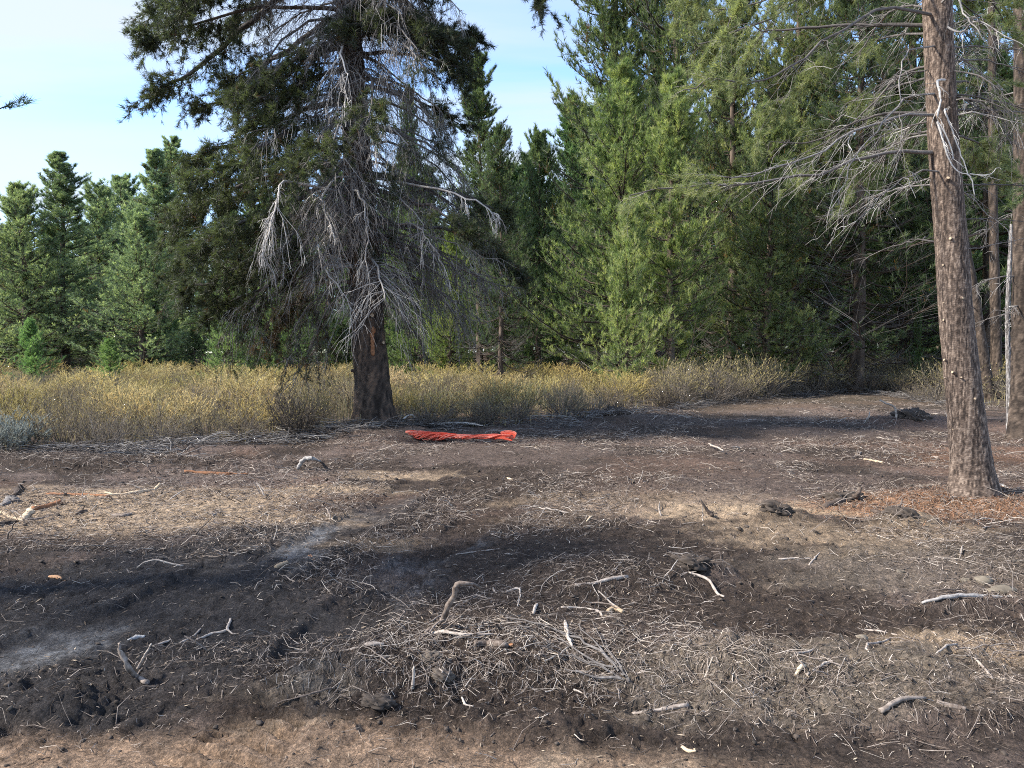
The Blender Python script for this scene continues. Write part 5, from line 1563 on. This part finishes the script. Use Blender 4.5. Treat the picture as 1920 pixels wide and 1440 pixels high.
    stick([(1621, 793), (1628, 783, Y), (1631, 772, Y)], [.03, .02, .01], M_DEBRIS, 'pale curved stick standing at the back of the clearing', 'stick', 'stick', .8)
    Y = d(1680, 792)
    stick([(1680, 792), (1681, 776, Y), (1675, 762, Y), (1660, 756, Y), (1650, 750, Y)], [.03, .025, .025, .02, .02], M_DEBRIS, 'arched pale branch at the back of the clearing', 'branch_piece', 'branch', .75)
    stick([(1862, 922), (1878, 918), (1893, 926)], [.016, .022, .012], M_DEAD, 'white weathered stick right of the foot of the near reddish pine', 'stick', 'stick', .75)
    stick([(1775, 946), (1790, 947), (1815, 950)], [.012, .018, .010], M_DEAD, 'whitish stick lying in front of the foot of the near reddish pine', 'stick', 'stick', .75)
    # pale roots behind the netting
    Y = d(760, 806)
    stick([(757, 803), (757, 788, Y), (762, 781, Y), (775, 779, Y), (779, 800)], [.016, .018, .018, .018, .014], M_DEAD, 'arched bleached root between the old pine and the orange netting', 'root', 'root', .85)
    stick([(820, 805), (850, 803), (880, 805), (905, 808)], [.016, .02, .02, .01], M_DEAD, 'bleached root lying along the back of the orange netting', 'root', 'root', .8, lift=.12)
    # upright scraps at the left berm
    Y = d(25, 850)
    stick([(18, 838), (28, 842), (40, 850)], [.012, .016, .012], M_DEAD, 'bleached bent stick on the dark bank at the left edge', 'stick', 'stick', .9, lift=.2)
    stick([(80, 860), (83, 848, Y), (84, 835, Y)], [.012, .012, .006], M_DEAD, 'thin bleached stick upright on the dark bank at left', 'stick', 'stick', .85)
    # dark clods with roots
    rng = np.random.default_rng(81)
    def clod(px, py, r, label, name='soil_clod', cat='clod', tone=.25, hh=.62, roots=26):
        """torn lump of soil, its surface broken by roots"""
        p = G(px, py)
        v, f = ICOS[3]
        sd = int(rng.integers(0, 9999))
        big = fbm(v[:, 0] * 1.4 + v[:, 2] * .9 + 7, v[:, 1] * 1.4 - v[:, 2] * .7 + 3, sd, 2)
        fine = 1 - np.abs(2 * fbm(v[:, 0] * 4.2 + v[:, 2] * 3 + 9, v[:, 1] * 4.2 - v[:, 2] * 2.6 + 5, sd + 4, 4, .68) - 1)
        k = .62 + 1.1 * (big - .4) + .75 * (fine - .72)
        sc = np.array([rng.uniform(1.2, 1.6), rng.uniform(.8, 1.1), hh]) * r
        b = Bucket()
        Vb = v * k[:, None] * sc
        b.add(Vb, tris=f, tone=np.clip(tone + 1.3 * (fine - .75) + rng.normal(0, .06, len(v)), 0, 1))
        o = link(name, b.mesh(name, [M_CLOD]), None, label, cat, loc=p)
        b = Bucket()
        up = np.where(v[:, 2] > -.1)[0]
        for _ in range(roots):
            i = int(rng.choice(up))
            d = nrm(nrm(v[i]) * .5 + rng.normal(0, .8, 3))
            ln = r * rng.uniform(.3, 1.0)
            C = curve([Vb[i] * .9, Vb[i] * 1.02 + d * ln * .4, Vb[i] * 1.02 + d * ln * .8 + np.array([0, 0, -.25 * ln])], 5)
            V, q = tubes(C, np.linspace(.035, .012, 5) * r, 3)
            b.add(V, quads=q, tone=rng.uniform(.2, .75))
        link('root_hair', b.mesh('root_hair', [M_DEBRIS]), o, kind='stuff')
    clod(1302, 1082, .11, 'dark clod of soil in the centre of the right foreground')
    clod(1455, 978, .13, 'dark matted clod of roots on the pale sand')
    clod(1712, 792, .30, 'dark root clump like a small stump at the back of the clearing', 'root_clump', 'root clump', .2, .8, 60)
    clod(1692, 985, .12, 'dark clod in front of the orange needles')
    clod(1580, 942, .16, 'dark clod of torn roots under the hooked root')
    clod(810, 1277, .05, 'knobbly brown lump in the front of the tangled pile', tone=.6, roots=4)
    clod(825, 1297, .05, 'broken brown lump just below the knobbly one', tone=.5, roots=4)
    clod(710, 1330, .055, 'crumbly dark clod at the front edge of the tangled pile', tone=.25)
    clod(1145, 792, .38, 'low dark heap of torn brush where the clearing bends', 'brush_heap', 'brush heap', .15, .5, 90)
    def rock(px, py, r, label, tone=.6):
        b = Bucket()
        ico_add(b, rng, (0, 0, r[2] * .1), r, tone - .3, 2, .42)
        link('rock', b.mesh('rock', [M_ROCK]), None, label, 'rock', loc=G(px, py))
    rock(1844, 1100, (.055, .045, .038), 'rounded tan rock, largest of the few at the right edge', .7)
    rock(1880, 1112, (.085, .05, .03), 'flat half-buried tan rock just right of the rounded one', .6)
    rock(1812, 1096, (.035, .03, .022), 'small tan rock just left of the rounded one', .55)
    rock(1688, 1076, (.03, .026, .02), 'small brownish rock half sunk in the soil at right', .45)
    rock(1615, 1218, (.03, .02, .018), 'pinkish pebble on the grey soil', .8)


hero_debris()


def scatter(rng, M, y0, y1, wid=0.80, dens=None):
    y = y0 * (y1 / y0) ** rng.uniform(0, 1, M)
    x = rng.uniform(-wid, wid, M) * y
    ok = front_y(x, y) < 0.5
    if dens is not None:
        ok &= rng.uniform(0, 1, M) < dens(x, y)
    return x[ok], y[ok]


def debris_density(x, y):
    f = fbm(x * 0.55, y * 0.55, 402, 4, 0.6)
    d = 0.09 + 1.0 * smooth(0.44, 0.63, f)
    td, _, tw = track_fields(x, y)
    d = d * (1 - 0.88 * smooth(1.4, 0.9, td))
    d = d * (1 - 0.85 * smooth(3.2, 2.8, y - 0.25 * x * (x > 0)))
    d = d * (1 - 0.6 * blob(x, y, 200, 1130, 2.0, 1.8, .5, 421))
    d = d * (1 - 0.85 * blob(x, y, 500, 1370, .55, .5, .3, 422))
    for px, py, rx, ry, k in ((1010, 1240, 1.2, .55, .8), (720, 1270, .6, .3, .8), (1120, 1110, .9, .6, .5), (1700, 1300, 1.2, .5, .35), (1350, 1300, .9, .4, .4), (470, 1230, .6, .3, .4), (820, 1130, .6, .4, .5)):
        d = d + k * blob(x, y, px, py, rx, ry, .5, 420)
    return np.clip(d, 0, 1)


def edge_debris():
    """torn grey twigs heaped along the edge of the brush"""
    rng = np.random.default_rng(95)
    n = 5200
    px = rng.uniform(-150, 1850, n)
    e = np.interp(px, FRONT[:, 0], FRONT[:, 1])
    y = FPX * CAM_H / (e - 660) + rng.normal(-0.15, 0.35, n) * (1 + 0.5 * fbm(px * .01, px * 0, 3, 2))
    x = (px - 960) / FPX * y
    k = rng.uniform(0, 1, n) < smooth(.35, .55, fbm(x * .8, y * .8, 96, 3))
    x, y = x[k], y[k]
    n = len(x)
    a, L = rng.uniform(0, 6.28, n), rng.uniform(.15, .7, n)
    el = np.abs(rng.normal(0, .35, n))
    u = np.linspace(0, 1, 4)
    aa = a[:, None] + rng.normal(0, .5, (n, 1)) * u
    P = np.stack([x[:, None] + np.cos(aa) * L[:, None] * u, y[:, None] + np.sin(aa) * L[:, None] * u, ground_h(x, y)[:, None] + rng.uniform(0, .10, (n, 1)) + (np.sin(el) * L)[:, None] * (u - .55 * u * u)], -1)
    P[:, 1:] += rng.normal(0, .012, (n, 3, 3))
    b = Bucket()
    V, q = tubes(P, rng.uniform(.003, .008, (n, 1)) * (1.1 - .7 * u), 3)
    b.add(V, quads=q, tone=np.repeat(np.clip(rng.normal(.38, .22, n), 0, 1), 12))
    link('brush_debris', b.mesh('brush_debris', [M_DEAD]), label='torn grey twigs heaped along the edge of the brush', kind='stuff')


edge_debris()


def build_scatter():
    rng = np.random.default_rng(90)
    # countable loose sticks: about 220, sharing 24 shapes
    shapes = []
    for k in range(24):
        L = 1.0
        u = np.linspace(-0.5, 0.5, 9)
        P = np.stack([u, rng.normal(0, .22) * (0.25 - u * u) + rng.normal(0, .02, 9), .18 * abs(rng.normal()) * (0.25 - u * u) + rng.normal(0, .012, 9)], -1)
        b = Bucket()
        r = rng.uniform(.008, .024)
        V, q = tubes(P, r * (1 - 0.6 * np.abs(u + rng.uniform(-.3, .3)) * 1.4).clip(.2, 1), 5)
        b.add(V, quads=q, tone=np.clip(rng.uniform(.25, .85) + rng.normal(0, .05, len(V)), 0, 1))
        for j in range(int(rng.integers(0, 3))):
            i = int(rng.integers(2, 7))
            d = nrm(np.array([rng.normal(0, 1), rng.normal(0, 1), abs(rng.normal(0, .5))]))
            C = curve([P[i], P[i] + d * .12, P[i] + d * .25 + rng.normal(0, .04, 3)], 5)
            V, q = tubes(C, np.linspace(r * .6, r * .2, 5), 4)
            b.add(V, quads=q, tone=.7)
        shapes.append(b.mesh('loose_stick', [M_DEBRIS]))
    x, y = scatter(rng, 900, 2.7, 24, .74, lambda a, b: debris_density(a, b) * 0.55)
    zone = {}
    for i in range(min(len(x), 215)):
        px, py = 960 + FPX * x[i] / y[i], 660 + FPX * CAM_H / y[i]
        if py < 860:
            key = ('dry stick scrap on the far soil of the clearing', 'stick scraps on the far soil')
        elif px < 620:
            key = ('loose pale stick on the dark tracked soil at left', 'loose sticks on the dark tracked soil')
        elif px < 1240:
            key = ('loose pale root in and round the tangled pile of the middle foreground', 'loose roots of the tangled pile')
        else:
            key = ('loose thin stick on the grey churned soil at right', 'loose sticks on the grey churned soil')
        sc = rng.uniform(0.14, 0.42) * (y[i] / 6) ** 0.45
        o = link('loose_stick', shapes[int(rng.integers(24))], None, key[0], 'stick', key[1], loc=(x[i], y[i], gh(x[i], y[i]) + .004))
        o.rotation_euler = (rng.uniform(-.6, .6), rng.normal(0, .16) if rng.uniform() < .85 else rng.uniform(.5, 1.1), rng.uniform(0, 6.28))
        o.scale = (sc, sc, sc)
    # fine root scraps
    x, y = scatter(rng, 92000, 2.4, 36, .8, debris_density)
    n = len(x)
    z = ground_h(x, y)
    a = rng.uniform(0, 6.28, n)
    L = (0.035 + 0.20 * rng.uniform(0, 1, n) ** 2.6) * (y / 6) ** 0.5
    tilt = np.abs(rng.normal(0, .30, n)) * np.where(rng.uniform(0, 1, n) < .08, 3, 1)
    u = np.linspace(0, 1, 3)
    cu = rng.normal(0, .9, n)
    aa = a[:, None] + cu[:, None] * u
    stp = L[:, None] / 2
    dx = np.cumsum(np.c_[np.zeros(n), np.cos(aa[:, :2]) * stp], 1)
    dy = np.cumsum(np.c_[np.zeros(n), np.sin(aa[:, :2]) * stp], 1)
    hz = np.sin(np.clip(tilt, 0, 1.3))[:, None] * L[:, None] * (u - .8 * u ** 2 * rng.uniform(0, 1.2, (n, 1)))
    zz = ground_h((x[:, None] + dx).ravel(), (y[:, None] + dy).ravel()).reshape(n, 3)
    P = np.stack([x[:, None] + dx, y[:, None] + dy, zz + 0.003 + np.maximum(hz, 0)], -1)
    r = (0.0011 + 0.0026 * rng.uniform(0, 1, n) ** 2) * (y / 6) ** 0.6
    b = Bucket()
    V, q = tubes(P, r[:, None] * (1.1 - .5 * u), 3)
    b.add(V, quads=q, tone=np.repeat(np.clip(rng.normal(.50, .24, n) + .16 * blob(x, y, 1030, 1230, 1.3, .6, .5, 420), 0, 1), 9))
    link('root_debris', b.mesh('root_debris', [M_DEBRIS]), label='torn roots and twigs strewn over the churned soil', kind='stuff')
    print('roots', n)
    # short shreds matted into the surface
    x, y = scatter(rng, 150000, 2.4, 30, .8, lambda p, q: np.clip(0.03 + 0.97 * debris_density(p, q), 0, 1))
    n = len(x)
    a = rng.uniform(0, 6.28, n)
    L = rng.uniform(.02, .085, n) * (y / 6) ** .55
    w = rng.uniform(.0008, .0022, n) * (y / 6) ** .6
    a2 = a + rng.normal(0, .7, n)
    p0 = np.stack([x, y, ground_h(x, y) + .004], -1)
    x1, y1 = x + np.cos(a) * L * .5, y + np.sin(a) * L * .5
    p1 = np.stack([x1, y1, ground_h(x1, y1) + .004 + L * np.abs(rng.normal(0, .14, n))], -1)
    x2, y2 = x1 + np.cos(a2) * L * .5, y1 + np.sin(a2) * L * .5
    p2 = np.stack([x2, y2, ground_h(x2, y2) + .004 + L * np.abs(rng.normal(0, .22, n))], -1)
    sd = nrm(np.stack([-np.sin(a), np.cos(a), rng.normal(0, .6, n)], -1)) * w[:, None]
    V = np.stack([p0 - sd, p0 + sd, p1 - sd, p1 + sd, p2 - sd * .5, p2 + sd * .5], 1)
    i = np.arange(n)[:, None] * 6
    b = Bucket()
    b.add(V.reshape(-1, 3), quads=np.concatenate([i + np.array([0, 1, 3, 2]), i + np.array([2, 3, 5, 4])]), tone=np.repeat(np.clip(rng.normal(.42, .27, n), 0, 1), 6))
    link('root_shreds', b.mesh('root_shreds', [M_DEBRIS], False), label='short root shreds matted into the churned soil', kind='stuff')
    # chips and shreds
    x, y = scatter(rng, 170000, 2.4, 34, .8, lambda p, q: 0.15 + 0.8 * debris_density(p, q))
    n = len(x)
    z = ground_h(x, y)
    a = rng.uniform(0, 6.28, n)
    d = np.stack([np.cos(a), np.sin(a), rng.normal(0, .3, n)], -1)
    sd = nrm(np.cross(d, rng.normal(0, .35, (n, 3)) + np.array([0, 0, 1.0])))
    sz = (0.005 + 0.022 * rng.uniform(0, 1, n) ** 3)[:, None] * ((y / 6) ** 0.55)[:, None]
    c = np.stack([x, y, z + .004], -1)
    wr = rng.uniform(.05, .26, (n, 1))
    V = np.stack([c - d * sz, c + sd * sz * wr, c + d * sz, c - sd * sz * wr], 1)
    b = Bucket()
    b.add(V.reshape(-1, 3), quads=np.arange(n * 4).reshape(-1, 4), tone=np.repeat(np.clip(rng.normal(.45, .25, n), 0, 1), 4))
    link('litter', b.mesh('litter', [M_LITTER], False), label='chips and bark shreds scattered over the soil', kind='stuff')
    # crumbs and clods
    x, y = scatter(rng, 6500, 2.4, 20, .78, lambda p, q: np.clip(rough_field(p, q) * .8 + .1, 0, 1) * (1 - .8 * smooth(1.4, .9, track_fields(p, q)[0])))
    z = ground_h(x, y)
    b = Bucket()
    n = len(x)
    sz = (0.004 + 0.014 * rng.uniform(0, 1, n) ** 3) * (y / 5) ** .5
    small = sz < .013
    for sel, (vv, ff) in ((small, ICOS[0]), (~small, ICOS[1])):
        m = sel.sum()
        W_ = vv[None] * (1 + rng.normal(0, .24, (m, len(vv), 1))) * sz[sel][:, None, None] * rng.uniform(.5, 1.3, (m, 1, 3)) * np.array([1, 1, .7]) + np.stack([x[sel], y[sel], z[sel] + sz[sel] * .1], -1)[:, None]
        fi = ff[None] + (np.arange(m) * len(vv))[:, None, None]
        b.add(W_.reshape(-1, 3), tris=fi.reshape(-1, 3), tone=np.repeat(np.clip(rng.normal(.35, .2, m), 0, 1), len(vv)))
    link('soil_clods', b.mesh('soil_clods', [M_CLOD]), label='crumbled dark soil clods over the clearing', kind='stuff')
    # orange needles under the near pine
    n = 9000
    c = G0(1770, 955)
    x = c[0] + rng.normal(0, .8, n)
    y = c[1] + rng.normal(0, .55, n)
    k = blob(x, y, 1770, 955, 1.7, 1.0, .8, 190) > rng.uniform(0, 1, n)
    x, y = x[k], y[k]
    n = len(x)
    a = rng.uniform(0, 6.28, n)
    d = np.stack([np.cos(a), np.sin(a), rng.normal(.1, .25, n)], -1) * rng.uniform(.03, .07, (n, 1))
    sd = np.stack([-np.sin(a), np.cos(a), 0 * a], -1) * .003
    p = np.stack([x, y, ground_h(x, y) + .006], -1)
    V = np.stack([p - sd, p + sd, p + d], 1).reshape(-1, 3)
    b = Bucket()
    b.add(V, tris=np.arange(n * 3).reshape(-1, 3), tone=np.repeat(np.clip(rng.normal(.5, .25, n), 0, 1), 3))
    link('fallen_needles', b.mesh('fallen_needles', [M_NLITTER], False), label='orange fallen needles round the near pine', kind='stuff')


build_scatter()
